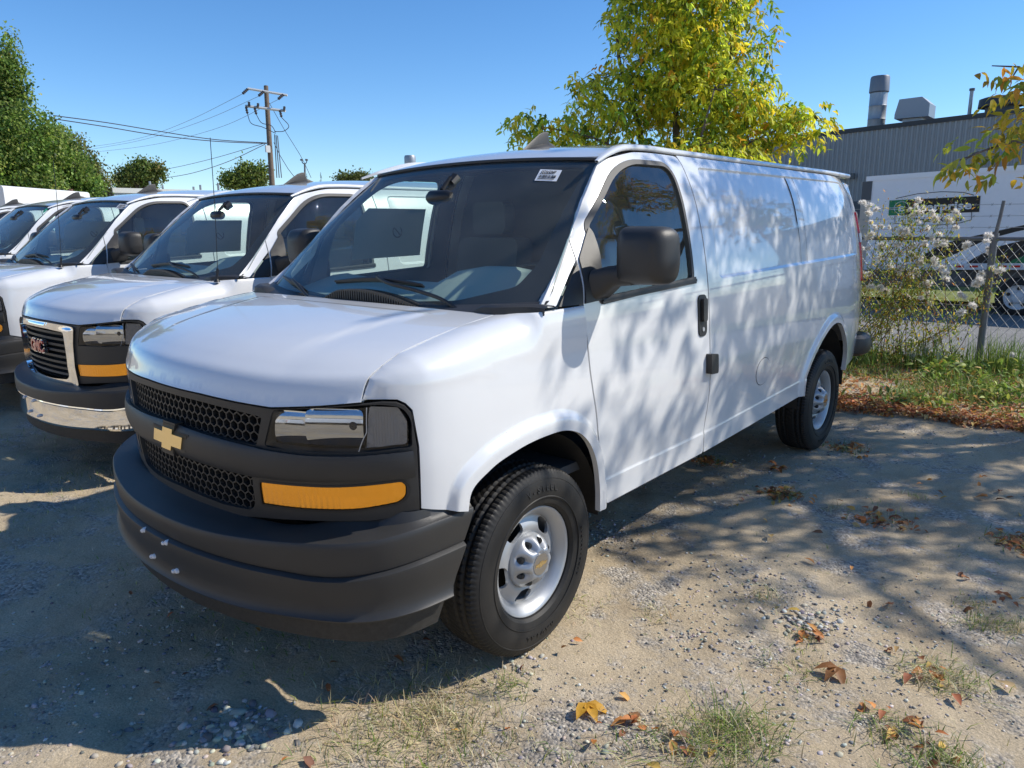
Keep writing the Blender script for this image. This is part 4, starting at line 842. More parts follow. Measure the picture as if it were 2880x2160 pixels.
# ---------------------------------------------------------------- scattering helpers
def leafshape(l, w, fold=.25, curl=.2):    # a leaf blade: 8 points, folded on its midrib
    y = np.array([0, .28, .62, 1.0]) * l; ww = np.array([.06, .5, .42, .0]) * w; V = []
    for k in range(4): V += [(-ww[k], y[k], fold * ww[k] - curl * y[k]**2 / l), (0, y[k], -curl * y[k]**2 / l), (ww[k], y[k], fold * ww[k] - curl * y[k]**2 / l)]
    F = []
    for k in range(3):
        for c in (0, 1): a = k*3+c; F.append((a, a+1, a+4, a+3))
    return np.array(V), np.array(F)
def rotmats(n, tilt=None, rng=RNG):
    yaw = rng.random(n) * 2 * np.pi
    p = (rng.random(n) - .5) * np.pi if tilt is None else rng.normal(tilt[0], tilt[1], n); r = rng.normal(0, .6, n) if tilt is None else rng.normal(0, tilt[2], n)
    cz, sz = np.cos(yaw), np.sin(yaw); cp, sp = np.cos(p), np.sin(p); cr, sr = np.cos(r), np.sin(r); Z = np.zeros(n); O = np.ones(n)
    Rz = np.stack([np.stack([cz, -sz, Z], -1), np.stack([sz, cz, Z], -1), np.stack([Z, Z, O], -1)], 1)
    Rx = np.stack([np.stack([O, Z, Z], -1), np.stack([Z, cp, -sp], -1), np.stack([Z, sp, cp], -1)], 1)
    Ry = np.stack([np.stack([cr, Z, sr], -1), np.stack([Z, O, Z], -1), np.stack([-sr, Z, cr], -1)], 1)
    return Rz @ Rx @ Ry
def scatter(P, R, S, V, F, C):             # copies of (V,F) at P with rotation R, scale S, tint C -> arrays
    n, k = len(P), len(V); VV = np.einsum('nij,kj->nki', R, V) * np.asarray(S).reshape(-1, 1, 1) + P[:, None]
    return VV.reshape(-1, 3), (F[None] + (np.arange(n) * k)[:, None, None]).reshape(-1, F.shape[1]), np.repeat(C, k, 0)
def joinq(L):
    V = []; F = []; C = []; n = 0
    for v, f, c in L: V.append(v); F.append(f + n); C.append(c); n += len(v)
    return np.concatenate(V), np.concatenate(F), np.concatenate(C)
def palette(n, cols, wts, jit=.18, rng=RNG):
    c = np.array(cols)[rng.choice(len(cols), n, p=np.array(wts) / sum(wts))]; return np.clip(c * (1 + rng.normal(0, jit, (n, 1))) * (1 + rng.normal(0, .06, (n, 3))), .004, .95)
LEAFM = mat('leaf', (.2, .2, .05), .45, attr='tint', trans=.58, spec=.4); DRYM = mat('dry_leaf', (.3, .15, .05), .7, attr='tint', trans=.2); BLADEM = mat('grass_blade', (.2, .25, .06), .6, attr='tint', trans=.4); STONEM = mat('pebble', (.3, .3, .3), .85, attr='tint')
BARK = mat('bark', (.13, .105, .085), .95, noise=.4, nscale=14, bump=.8, bscale=30)
def visible_ground(n, box, rng=RNG):
    x = rng.uniform(box[0], box[1], n); y = rng.uniform(box[2], box[3], n); return x, y

# ---------------------------------------------------------------- pebbles
def pebbles():
    t = (1 + 5**.5) / 2; V = np.array([(-1, t, 0), (1, t, 0), (-1, -t, 0), (1, -t, 0), (0, -1, t), (0, 1, t), (0, -1, -t), (0, 1, -t), (t, 0, -1), (t, 0, 1), (-t, 0, -1), (-t, 0, 1)]) / 1.9
    F = np.array([(0, 11, 5), (0, 5, 1), (0, 1, 7), (0, 7, 10), (0, 10, 11), (1, 5, 9), (5, 11, 4), (11, 10, 2), (10, 7, 6), (7, 1, 8), (3, 9, 4), (3, 4, 2), (3, 2, 6), (3, 6, 8), (3, 8, 9), (4, 9, 5), (2, 4, 11), (6, 2, 10), (8, 6, 7), (9, 8, 1)])
    x, y = visible_ground(60000, (-3.4, 3.2, -2.2, 4.6)); dn = fbm(x, y, 1.4, 4, 31); k = (RNG.random(len(x)) < np.clip((dn - .01) * 7, .02, 1) * np.clip(1.2 - np.hypot(x - 1.6, y + 1) / 7, .1, 1)); x, y = x[k][:9000], y[k][:9000]; n = len(x)
    s = .0032 + .006 * RNG.random(n)**3 + np.where(RNG.random(n) < .02, .010 * RNG.random(n), 0)
    ex = []                                   # gravelly patches seen in the photograph
    for px, py, r, c, sz in ((655, 2050, .16, 130, .014), (420, 2130, .25, 40, .013), (2270, 1740, .14, 120, .012), (2100, 1640, .35, 300, .008), (2200, 2090, .2, 40, .009), (1650, 1500, .3, 300, .008), (1980, 1780, .22, 200, .007), (1460, 1860, .12, 50, .010), (500, 1780, .35, 90, .009), (690, 1995, .07, 10, .02), (2370, 1905, .5, 160, .007)):
        p = at_ground(px, py); q = RNG.normal(0, r * .55, (c, 2)) + p[:2]; ex.append(np.c_[q, sz * RNG.uniform(.4, 1.3, c)])
    ex = np.concatenate(ex); x = np.r_[x, ex[:, 0]]; y = np.r_[y, ex[:, 1]]; s = np.r_[s, ex[:, 2]]; n = len(x)
    R = rotmats(n, (0, .25, .25)); sc = np.stack([RNG.uniform(.8, 1.5, n), RNG.uniform(.7, 1.1, n), RNG.uniform(.35, .7, n)], 1)
    P = np.stack([x, y, gz(x, y) + s * .12], 1); VV = V[None] * sc[:, None] * RNG.uniform(.85, 1.15, (n, 12, 1)); VV = np.einsum('nij,nkj->nki', R, VV) * s[:, None, None] + P[:, None]
    C = palette(n, [(.23, .225, .22), (.37, .35, .33), (.48, .43, .35), (.58, .54, .48), (.15, .145, .14), (.40, .35, .29)], [3, 3, 3, 1.5, 2, .6], .15)
    o = mk('pebbles', VV.reshape(-1, 3), (F[None] + (np.arange(n) * 12)[:, None, None]).reshape(-1, 3), STONEM, None, True, None, np.repeat(C, 12, 0)); o['kind'] = 'stuff'; o['label'] = 'loose gravel and pebbles on the dirt lot'
pebbles()
# ---------------------------------------------------------------- grass
def blades(P, h, lean, wid, C, rng=RNG):     # bent three-joint grass blades
    n = len(P); yaw = rng.random(n) * 2 * np.pi; d = np.stack([np.cos(yaw), np.sin(yaw), 0 * yaw], 1); s = np.stack([-np.sin(yaw), np.cos(yaw), 0 * yaw], 1); lean = np.abs(lean); V = []
    for t, w in ((0, 1.), (.4, .85), (.75, .55), (1., .08)):
        c = P + d * (lean * h * t**1.7)[:, None]; c[:, 2] += h * t * np.clip(1 - lean * .45 * t, .12, 1)
        V += [c - s * (wid * w)[:, None], c + s * (wid * w)[:, None]]
    V = np.stack(V, 1).reshape(-1, 3); f = np.array([(0, 1, 3, 2), (2, 3, 5, 4), (4, 5, 7, 6)]); F = (f[None] + (np.arange(n) * 8)[:, None, None]).reshape(-1, 4)
    return V, F, np.repeat(C, 8, 0)
GREEN = [(.16, .25, .045), (.24, .33, .06), (.36, .40, .09), (.10, .17, .035)]; DRY = [(.58, .49, .28), (.68, .60, .40), (.45, .37, .20), (.34, .34, .13)]
def tufts():
    L = []; g = lambda px, py: at_ground(px, py)[:2]
    # (px, py, radius m, blades, height, share of green)
    T = [(1110, 1947, .20, 260, .10, .15), (1268, 1962, .16, 240, .12, .12), (1079, 2057, .22, 320, .09, .35), (1330, 2065, .16, 220, .10, .15), (1200, 2040, .25, 260, .08, .2), (960, 2090, .2, 200, .08, .25), (1180, 2130, .3, 320, .08, .3), (1437, 1919, .07, 90, .07, .8), (2071, 2060, .12, 420, .16, .75), (1938, 2110, .16, 360, .11, .45), (1850, 2080, .16, 160, .08, .3), (2158, 1675, .08, 110, .08, .1), (2262, 1784, .07, 110, .05, .6), (2239, 1871, .13, 200, .05, .6), (2603, 1900, .11, 190, .10, .35), (2680, 1905, .10, 200, .10, .4), (2760, 1755, .07, 130, .09, .6), (2846, 1761, .06, 110, .09, .5), (2742, 1703, .07, 90, .06, .4), (2493, 2056, .10, 150, .08, .7), (2620, 2126, .12, 220, .10, .6), (2700, 2150, .1, 160, .10, .6), (2852, 1530, .1, 140, .08, .5), (2383, 1262, .14, 260, .08, .8), (2195, 1385, .12, 190, .10, .7), (2000, 1298, .10, 140, .10, .6), (2493, 1452, .14, 150, .09, .4), (2345, 1420, .05, 60, .07, .3), (2580, 1400, .05, 50, .07, .5), (1660, 1690, .10, 80, .05, .2), (1840, 1710, .10, 120, .06, .15), (1560, 1760, .2, 90, .05, .2), (820, 1790, .3, 260, .05, .85), (640, 1690, .3, 240, .05, .85), (500, 1600, .3, 160, .04, .7), (330, 1560, .3, 120, .04, .6), (230, 1330, .25, 260, .06, .4), (120, 1230, .4, 300, .07, .7), (60, 1400, .4, 200, .06, .2), (200, 1370, .4, 260, .06, .15), (100, 1480, .4, 160, .05, .5), (900, 1900, .2, 50, .05, .3), (300, 1700, .5, 120, .04, .6), (1600, 2120, .1, 60, .06, .6), (1345, 1985, .3, 120, .06, .1), (2300, 1600, .4, 60, .05, .2), (2700, 1600, .3, 60, .05, .3)]
    for px, py, r, n, h, gr in T:
        n = int(n * .8); r = r * 1.25; h = h * .72; gr = gr * .85; c = g(px, py); q = RNG.normal(0, r * .5, (n, 2)) + c; P = np.c_[q, gz(q[:, 0], q[:, 1]) - .004]; isg = RNG.random(n) < gr
        C = np.where(isg[:, None], palette(n, GREEN, [3, 3, 2, 2]), palette(n, DRY, [3, 3, 2, 1]))
        L.append(blades(P, h * RNG.uniform(.35, 1.2, n), RNG.uniform(.3, 1.7, n), np.full(n, .0011) + .0012 * RNG.random(n), C))
    V, F, C = joinq(L); o = mk('grass_tufts', V, F, BLADEM, None, True, None, C); o['kind'] = 'stuff'; o['label'] = 'small dry and green grass tufts on the dirt'
    # verge under the fence
    n = 42000; x = RNG.uniform(-2.5, 4.2, n); y = 4.75 + 2.95 * RNG.random(n)**.8; k = RNG.random(n) < np.clip(.12 + 2.6 * fbm(x, y, 1.9, 3, 71) + .5 * sstep(5.1, 6.2, y), .03, 1); x, y = x[k], y[k]; n = len(x)
    h = (.06 + .13 * RNG.random(n)**1.7) * (1 + 1.3 * np.clip(fbm(x, y, 1.3, 2, 77) * 2.2, 0, 1)) * (.40 + .55 * sstep(4.8, 6.6, y)); C = palette(n, GREEN + DRY[:2] + [(.42, .44, .09), (.45, .22, .06)], [4, 5, 3.5, 2.5, .5, .4, 1.6, .5])
    L = [blades(np.c_[x, y, gz(x, y) - .01], h, RNG.uniform(.2, 1.3, n), (.0022 + .0045 * RNG.random(n)**2), C)]
    for cx, cy, m, hh, r in ((1.62, 7.25, 420, .48, .16), (1.28, 7.3, 160, .32, .1), (.85, 7.2, 260, .40, .18), (2.0, 7.2, 120, .3, .2), (.2, 7.0, 200, .35, .25)):
        q = RNG.normal(0, r, (m, 2)) + (cx, cy); L.append(blades(np.c_[q, gz(q[:, 0], q[:, 1])], hh * RNG.uniform(.4, 1.15, m), RNG.uniform(.05, .6, m), np.full(m, .004), palette(m, GREEN, [4, 3, 1, 3])))
    # broad-leaved weeds among the grass
    m = 16000; x = RNG.uniform(-1.5, 3.5, m); y = RNG.uniform(4.95, 7.6, m); k = RNG.random(m) < np.clip(.15 + 3.0 * fbm(x, y, 1.7, 3, 91), 0, 1); x, y = x[k], y[k]; m = len(x); V0, F0 = leafshape(.07, .024, .3, .35)
    v_, f_, c_ = scatter(np.c_[x, y, gz(x, y) + .02 + .16 * RNG.random(m)**1.6 * (.5 + sstep(5, 7, y))], rotmats(m, (.5, .5, .5)), RNG.uniform(.5, 1.5, m), V0, F0, palette(m, [(.22, .34, .05), (.32, .42, .07), (.42, .46, .10), (.50, .30, .07), (.15, .24, .04)], [4, 4, 2.5, 1.2, 2])); L.append((v_, f_, c_))
    V, F, C = joinq(L); o = mk('verge_grass', V, F, BLADEM, None, True, None, C); o['kind'] = 'stuff'; o['label'] = 'green grass and weeds along the foot of the fence'
tufts()
# ---------------------------------------------------------------- fallen leaves
ORNG = [(.46, .16, .045), (.56, .24, .065), (.36, .13, .05), (.60, .36, .09), (.26, .12, .06), (.62, .42, .16)]
def litter():
    n = 7600; x = RNG.uniform(.2, 3.6, n); y = 4.62 + .18 * fbm(x, x * 0, 1.5, 2, 8) + np.abs(RNG.normal(0, .40, n)) + RNG.uniform(0, 2.6, n) * (RNG.random(n) < .35); P = [np.c_[x, y, gz(x, y) + .012 + .035 * RNG.random(n)]]
    for px, py, r, c in ((1998, 1298, .10, 60), (2195, 1385, .11, 90), (2192, 1318, .05, 22), (2383, 1262, .13, 50), (2493, 1458, .13, 60), (2852, 1528, .10, 60), (2603, 1890, .08, 14), (2520, 2040, .09, 18), (2262, 1784, .05, 10), (1930, 2120, .12, 14), (1800, 2040, .07, 9), (2650, 2110, .1, 10), (2780, 1395, .3, 14), (2500, 1600, 1.0, 26), (1500, 1980, .6, 10), (1000, 2000, .5, 8), (700, 1700, .6, 10), (2840, 1690, .05, 6)):
        g = at_ground(px, py); q = RNG.normal(0, r * .6, (c, 2)) + g[:2]; P.append(np.c_[q, gz(q[:, 0], q[:, 1]) + .006 + .02 * RNG.random(c)])
    P = np.concatenate(P); n = len(P); V, F = leafshape(.050, .025, .5, .35); V, F, C = scatter(P, rotmats(n, (0, .32, .35)), RNG.uniform(.5, 1.2, n), V, F, palette(n, ORNG, [4, 4, 3, 2, 2, 1]))
    o = mk('fallen_leaves', V, F, DRYM, None, True, None, C); o['kind'] = 'stuff'; o['label'] = 'orange and brown fallen leaf litter along the verge'
litter()
def big_leaf(px, py, label, col_, size, parts=1, rz=0., curl=.3, stalk=True):
    p = at_ground(px, py); p[2] = float(gz(p[0], p[1])) + .012; t = thing('fallen_leaf', label, 'leaf', tuple(p), rz)
    for i in range(parts):
        V, F = leafshape(size, size * .5, .35, curl); a = (i - (parts - 1) / 2) * .85 if parts > 1 else 0; V = xf(V, np.array(Matrix.Rotation(a, 4, 'Z') @ Matrix.Rotation(.18 - .1 * i, 4, 'X')))
        V[:, 2] += .012; mk('leaflet', V, F, mat('leaf_' + '_'.join('%d' % (c * 100) for c in col_), col_, .6, noise=.25, nscale=40, trans=.25), t)
    if stalk: m = MB(); m.tube([(0, -.45 * size, .004), (0, -.2 * size, .012), (0, 0, .012)], .0016, 5); m.build('stalk', mat('leaf_stalk', (.4, .27, .1), .7), t)
big_leaf(1650, 1985, 'bright yellow three-part fallen leaf lying on bare dirt in front of the tyre', (.62, .33, .03), .085, 3, -2.1)
big_leaf(2354, 1883, 'large brown lobed fallen leaf beside a low grey weed', (.30, .13, .04), .08, 3, 2.9, .45)
big_leaf(1790, 2035, 'curled pale brown fallen leaf beside the green grass tuft', (.36, .19, .09), .075, 2, 1.2, .6)
big_leaf(1669, 2103, 'small orange curled leaf below the bright yellow leaf', (.45, .17, .04), .04, 1, .5, .6, False)
big_leaf(2250, 1722, 'narrow yellow leaf lying on a patch of grey stones', (.60, .40, .08), .055, 1, 1.9, .3, False)
big_leaf(2508, 1712, 'crumpled orange leaf alone on smooth dirt', (.42, .17, .07), .045, 2, .9, .7, False)
big_leaf(2777, 1402, 'flat orange leaf in shade, left one of two near the verge', (.50, .22, .05), .07, 2, 1.5, .3, False)
big_leaf(2815, 1388, 'dark brown curled leaf, right one of two near the verge', (.28, .10, .04), .06, 1, .3, .6, False)
big_leaf(2858, 1946, 'tan dry leaf at the right edge on bare dirt', (.50, .36, .18), .07, 1, 1.2, .3, False)

# ---------------------------------------------------------------- trees
def limb(m, a, b, r0, r1, sag=.0, seed=0, n=7):
    rr = np.random.default_rng(seed); t = np.linspace(0, 1, n)[:, None]; a = np.asarray(a, float); b = np.asarray(b, float); L = np.linalg.norm(b - a)
    P = a + (b - a) * t + np.r_[[np.zeros(3)], rr.normal(0, .035 * L, (n - 2, 3)), [np.zeros(3)]]; P[:, 2] += sag * L * np.sin(t[:, 0] * np.pi); m.tube(P, np.linspace(r0, r1, n), 7); return P
def near_tree(name, label, foot, forks, lobes, nspray, cols, wts, leaf=.085, seed=3, group=None, leaflets=7, clearing=None):
    rng = np.random.default_rng(seed); T = thing(name, label, 'tree', tuple(foot), 0, group); m = MB(); f = np.asarray(foot, float); nodes = []
    for i, (pts, r0, r1) in enumerate(forks): P = spline(np.array(pts, float), .18); m.tube(P - f, np.linspace(r0, r1, len(P)), 8); nodes.append(P[len(P)//4:])
    nodes = np.concatenate(nodes); w = np.array([l[2] * l[3] * l[2] * l[4] for l in lobes]); C = []; k = rng.choice(len(lobes), nspray, p=w / w.sum())
    for i in k: c, _, rx, rz, dn = (np.asarray(lobes[i][0]), 0, lobes[i][2], lobes[i][3], lobes[i][4]); v = rng.normal(0, 1, 3); v /= np.linalg.norm(v); u = rng.random()**.42; C.append(c + v * u * np.array([rx, lobes[i][1], rz]))
    C = np.array(C)
    if clearing is not None: C = C[clearing(C)]
    # twigs: from the nearest limb towards small clusters of sprays
    D = C - f; tw = MB(); step = max(1, len(C) // 260)
    for i in range(0, len(C), step):
        j = np.argmin(((nodes - C[i])**2).sum(1) + 1e9 * (nodes[:, 2] > C[i][2] + .25)); a = nodes[j]; limb(tw, a - f, C[i] - f, .006 + .006 * rng.random(), .002, .06, i, 6)
    m.build('trunk', BARK, T, True, None); tw.build('branches', BARK, T, True, None)['kind'] = 'stuff'
    # sprays of leaflets along a drooping stalk
    n = len(C); yaw = rng.random(n) * 2 * np.pi; L = []; base = palette(n, cols, wts, .2, rng)
    shade = fbm(C[:, 0] * 1.0 + C[:, 2], C[:, 1] + C[:, 2] * .7, 1.1, 2, seed)
    for q in range(leaflets):
        t = (q // 2 + 1) / (leaflets // 2 + 1) if q < leaflets - 1 else 1.15; sd = (-1 if q % 2 else 1) if q < leaflets - 1 else 0
        d = np.stack([np.cos(yaw), np.sin(yaw), np.full(n, -.45)], 1); pos = C + d * (t * leaf * 1.5) + rng.normal(0, .012, (n, 3)); pos[:, 2] -= .03 * t * t
        yw = yaw - np.pi / 2 + sd * .95 + rng.normal(0, .25, n); p = rng.normal(-.55, .4, n); r = rng.normal(0, .55, n); cz, sz = np.cos(yw), np.sin(yw); cp, sp = np.cos(p), np.sin(p); cr, sr = np.cos(r), np.sin(r); Z = np.zeros(n); O = np.ones(n)
        R = np.stack([np.stack([cz, -sz, Z], -1), np.stack([sz, cz, Z], -1), np.stack([Z, Z, O], -1)], 1) @ np.stack([np.stack([O, Z, Z], -1), np.stack([Z, cp, -sp], -1), np.stack([Z, sp, cp], -1)], 1) @ np.stack([np.stack([cr, Z, sr], -1), np.stack([Z, O, Z], -1), np.stack([-sr, Z, cr], -1)], 1)
        V, F = leafshape(leaf, leaf * .36, .3, .25); col_ = base * (1 + rng.normal(0, .12, (n, 1))); L.append(scatter(pos - f, R, rng.uniform(.65, 1.2, n), V, F, np.clip(col_, .005, .9)))
    V, F, C2 = joinq(L); cr_ = mk('crown', V, F, LEAFM, T, True, None, C2); cr_['kind'] = 'stuff'; return T
YG = [(.34, .46, .05), (.58, .62, .06), (.84, .74, .06), (.90, .68, .05), (.85, .45, .05), (.18, .28, .04)]
A = lambda px, py, D=8.9: at_depth(px, py, D)
fa = A(1890, 1000, 9.2); fa[2] = 0.0; fa[1] = max(fa[1], 5.6)
near_tree('ash_tree', 'yellow green ash tree with several upright stems behind the nearest van', fa,
    [([fa, fa + [0, 0, 1.2], A(1900, 300, 9.1), A(1890, 60), A(1870, -260)], .075, .015), ([fa, fa + [.15, 0, .9], A(2010, 330, 9.0), A(2060, 130), A(2080, -150)], .06, .012), ([fa, fa + [-.15, .1, .9], A(1790, 330, 9.3), A(1740, 160, 9.2), A(1760, -80, 9.3)], .06, .012), ([fa + [0, 0, 1.0], A(1700, 400, 8.8), A(1570, 365, 8.7), A(1480, 350, 8.7)], .03, .004), ([fa + [.1, 0, 1.0], A(2080, 420, 8.7), A(2200, 360, 8.6), A(2290, 330, 8.6)], .03, .004), ([fa + [0, 0, 1.1], A(1960, 430, 8.4), A(2010, 250, 8.2)], .03, .008)],
    [(A(1900, 40), .9, .85, .95, 1.), (A(1990, 250), .85, .80, .70, 1.), (A(1740, 300, 9.1), .8, .62, .55, 1.), (A(1515, 355, 8.7), .45, .42, .26, 1.), (A(1600, 380, 8.8), .5, .45, .28, 1.), (A(2110, 340, 8.8), .6, .62, .42, 1.), (A(2250, 345, 8.6), .4, .34, .34, 1.), (A(1850, -200), .9, .75, .8, .9), (A(2040, -130), .8, .6, .8, .9), (A(1900, 480, 8.8), .8, 1.2, .45, .8), (A(1650, 240, 9.1), .4, .25, .2, .8), (A(2130, 60), .4, .28, .35, .7)],
    5600, YG, [3.2, 4.5, 3.2, 1.5, .25, 1.3], .088, 3)
# the tree to the right of the frame: its shade lies on the van and the dirt, one branch hangs into view
fb = np.array([3.9, 6.5, .0]); B = lambda px, py, D: at_depth(px, py, D)
lobB = [((4.3, 6.6, 5.0), 1.4, 1.5, 1.0, .55), ((5.9, 6.7, 5.2), 1.5, 1.6, 1.0, .34), ((7.2, 6.2, 5.0), 1.0, 1.2, .8, .28), ((5.0, 8.2, 5.6), 1.5, 1.6, 1.0, .5), ((4.1, 5.0, 4.7), .8, .9, .6, .4), ((7.2, 7.6, 5.4), 1.3, 1.4, .9, .28), ((3.4, 7.6, 4.2), .9, .9, .7, .5), ((3.5, 5.6, 5.6), .9, .9, .6, .9), ((3.4, 4.8, 4.9), .7, .7, .5, .8), ((3.9, 6.2, 6.3), .8, .9, .5, .6), ((3.3, 4.0, 5.3), .5, .5, .35, .5), ((4.0, 3.9, 5.0), .6, .75, .45, .55),
        (B(2800, 190, 5.4), .25, .14, .14, 4.2), (B(2860, 300, 5.5), .22, .16, .2, 4), (B(2800, 395, 5.3), .2, .2, .09, 5), (B(2700, 455, 5.2), .14, .16, .05, 6), (B(2840, 470, 5.4), .2, .14, .10, 5), (B(2780, 540, 5.3), .06, .05, .05, 6), (B(2960, 330, 5.6), .4, .35, .4, 2.5)]
near_tree('shade_tree', 'tree with yellow orange leaves whose branch hangs in at the upper right edge', fb,
    [([fb, fb + [.05, .05, 1.4], (4.1, 6.4, 2.6), (4.5, 6.0, 4.2), (5.0, 5.8, 5.6)], .16, .05), ([(3.98, 6.52, 1.6), (4.3, 7.0, 3.2), (4.7, 7.6, 4.6), (5.2, 8.2, 6.0)], .11, .03), ([(4.05, 6.42, 2.4), (3.8, 5.6, 3.6), (3.9, 5.0, 4.6), (4.0, 4.3, 5.6), (4.2, 3.6, 6.1)], .085, .015), ([(4.2, 6.3, 3.0), (5.2, 6.4, 4.2), (6.2, 6.6, 5.0), (7.2, 7.4, 5.6)], .09, .02), ([(4.5, 6.0, 4.2), (5.6, 5.4, 4.8), (6.6, 5.0, 5.0)], .05, .015), ([(4.0, 6.4, 2.2), (3.2, 5.7, 2.7), B(2960, 400, 5.7), B(2840, 400, 5.4), B(2700, 450, 5.2)], .05, .004), ([B(2960, 400, 5.7), B(2900, 200, 5.5), B(2790, 185, 5.4)], .018, .004), ([(3.95, 6.5, 1.9), (3.5, 7.2, 3.2), (3.2, 7.8, 4.4)], .06, .012), ([(4.3, 6.2, 3.6), (4.2, 6.7, 4.8), (4.4, 6.9, 6.0)], .05, .012)],
    lobB, 3100, [(.22, .30, .04), (.45, .45, .06), (.72, .52, .05), (.80, .44, .05), (.62, .26, .05)], [2.5, 2.5, 3, 2, 1], .10, 8)
def far_tree(name, label, blobs, n, D, cols, wts, leaf, foot_px, seed, group=None, trunk_r=.25):
    rng = np.random.default_rng(seed); g = at_depth(foot_px[0], foot_px[1], D); g[2] = -.1; T = thing(name, label, 'tree', tuple(g), 0, group); w = np.array([b[2] * b[3] for b in blobs], float); k = rng.choice(len(blobs), n // 14, p=w / w.sum()); s = D / 2067.28; cen = []
    for i in k:
        px, py, rx, rz = blobs[i]; v = rng.normal(0, 1, 3); v /= np.linalg.norm(v); u = rng.random()**.33; cen.append(at_depth(px, py, D) + (CR * v[0] * rx * s + np.array([0, 0, 1]) * v[1] * rz * s + np.array([CF[0], CF[1], 0]) * v[2] * rx * s * .9) * u)
    cen = np.array(cen); m = MB(); top = cen[np.argmax(cen[:, 2])]
    m.tube(np.array([g, g + (top - g) * [.3, .3, .45], top * .5 + cen.mean(0) * .5]) - g, [trunk_r, trunk_r * .6, .04], 7)
    for i in range(0, len(cen), max(1, len(cen) // 24)): limb(m, (g + (cen.mean(0) - g) * [.8, .8, .25 + .5 * rng.random()]) - g, cen[i] - g, trunk_r * .22, .02, .05, i, 5)
    m.build('trunk', BARK, T, True, None)
    P = np.repeat(cen, 14, 0) + rng.normal(0, leaf * 1.5, (len(cen) * 14, 3)); n = len(P); V, F = leafshape(leaf, leaf * .75, .2, .15); base = np.repeat(palette(len(cen), cols, wts, .22, rng), 14, 0) * (1 + rng.normal(0, .15, (n, 1)))
    V, F, C = scatter(P - g, rotmats(n, None, rng), rng.uniform(.6, 1.3, n), V, F, np.clip(base, .01, .8)); c = mk('crown', V, F, LEAFM, T, True, None, C); c['kind'] = 'stuff'
GR = [(.16, .26, .05), (.26, .37, .075), (.38, .46, .12), (.10, .17, .04)]
far_tree('poplar_tree', 'tall pointed green poplar at the left edge', [(25, 140, 13, 60), (38, 240, 38, 90), (60, 400, 110, 110), (40, 520, 130, 90), (-60, 300, 90, 160), (-80, 480, 140, 130)], 46000, 34, GR, [3, 3, 2, 2], .135, (60, 640), 21, None, .12)
far_tree('green_tree', 'broad green tree beside the poplar, above the third van', [(150, 420, 60, 60), (190, 490, 80, 60), (120, 520, 90, 60), (230, 530, 60, 40)], 22000, 36, GR, [3, 3, 1.5, 2], .13, (170, 640), 22)
far_tree('thin_tree', 'thin olive tree with bare twigs right of the broad green tree', [(215, 420, 34, 40), (245, 470, 42, 40), (270, 520, 40, 36), (230, 540, 60, 30)], 5200, 38, [(.22, .24, .07), (.34, .30, .11), (.13, .16, .04)], [3, 2, 2], .12, (240, 640), 23)
far_tree('yellow_tree', 'small yellowing tree at the very left edge', [(-12, 210, 26, 60)], 2600, 36.5, [(.62, .52, .06), (.34, .40, .06)], [3, 1], .14, (-40, 640), 24, None, .03)
far_tree('round_tree', 'small round tree on the horizon left of the power pole', [(392, 498, 48, 30), (352, 512, 30, 18), (425, 484, 30, 22), (338, 502, 12, 12), (446, 478, 14, 16), (405, 466, 20, 12), (372, 478, 14, 12)], 7000, 62, [(.13, .19, .045), (.22, .27, .07), (.30, .26, .09)], [3, 2, .5], .2, (392, 640), 25, 'small trees on the horizon')
far_tree('round_tree', 'small bushy tree directly at the foot of the power pole', [(655, 512, 28, 18), (708, 500, 36, 24), (700, 515, 52, 14), (638, 500, 14, 9), (734, 482, 14, 12), (690, 476, 16, 10)], 6400, 62, [(.16, .22, .045), (.27, .33, .07), (.11, .15, .035)], [3, 2, 1], .2, (690, 640), 26, 'small trees on the horizon')
far_tree('round_tree', 'low pale tree on the horizon behind the second van roof', [(985, 504, 42, 7), (1015, 501, 26, 7)], 3000, 75, [(.16, .18, .05), (.10, .13, .03)], [2, 1], .2, (985, 640), 27, 'small trees on the horizon')
for px, r_ in ((872, 9), (911, 13)):
    g = at_depth(px, 640, 90); g[2] = 0; T = thing('spruce_tree', 'tiny dark spruce tip, %s of two on the horizon' % ('left' if px < 900 else 'right'), 'tree', tuple(g)); h = at_depth(px, 490 if px < 900 else 487, 90)[2]; m = MB(); m.tube([(0, 0, 0), (0, 0, h)], [.15, .02], 6); m.build('trunk', BARK, T); m = MB(); rr = np.random.default_rng(px)
    for i in range(70):
        z = h * (.35 + .65 * rr.random()); a = rr.random() * 6.28; w = (h - z) * .22 + .05; m.add([(0, 0, z + .12), (w * math.cos(a), w * math.sin(a), z - .15), (w * math.cos(a + .4), w * math.sin(a + .4), z - .2)], [(0, 1, 2)])
    m.build('crown', mat('spruce_green', (.03, .055, .03), .8), T, False)

# ---------------------------------------------------------------- chain-link fence
FSTEEL = mat('dark_fence_steel', (.17, .18, .20), .55, .4, noise=.2, nscale=6); GALV = mat('galvanised_steel', (.36, .38, .40), .5, .6, noise=.15, nscale=6)  # posts, arms and top rail get a darker grey than the mesh wire
FY = 7.45; FN = thing('chain_link_fence', 'grey chain link fence with barbed wire on top at the right', 'fence', (1.4, FY, 0)); o_ = np.array([1.4, FY, 0])
for x in (-4.6, -1.6, 1.375, 4.4):
    m = MB(); m.tube(np.array([(x, FY, -.1), (x, FY, 1.50)]) - o_, .036, 12); m.tube(np.array([(x, FY, 1.44), (x, FY, 1.53)]) - o_, .042, 12); m.build('post', FSTEEL, FN)
    m = MB(); m.tube(np.array([(x + .005, FY, 1.50), (x + .03, FY - .01, 1.70), (x + .045, FY - .02, 1.87)]) - o_, [.02, .018, .017], 8); m.build('barb_arm', FSTEEL, FN)
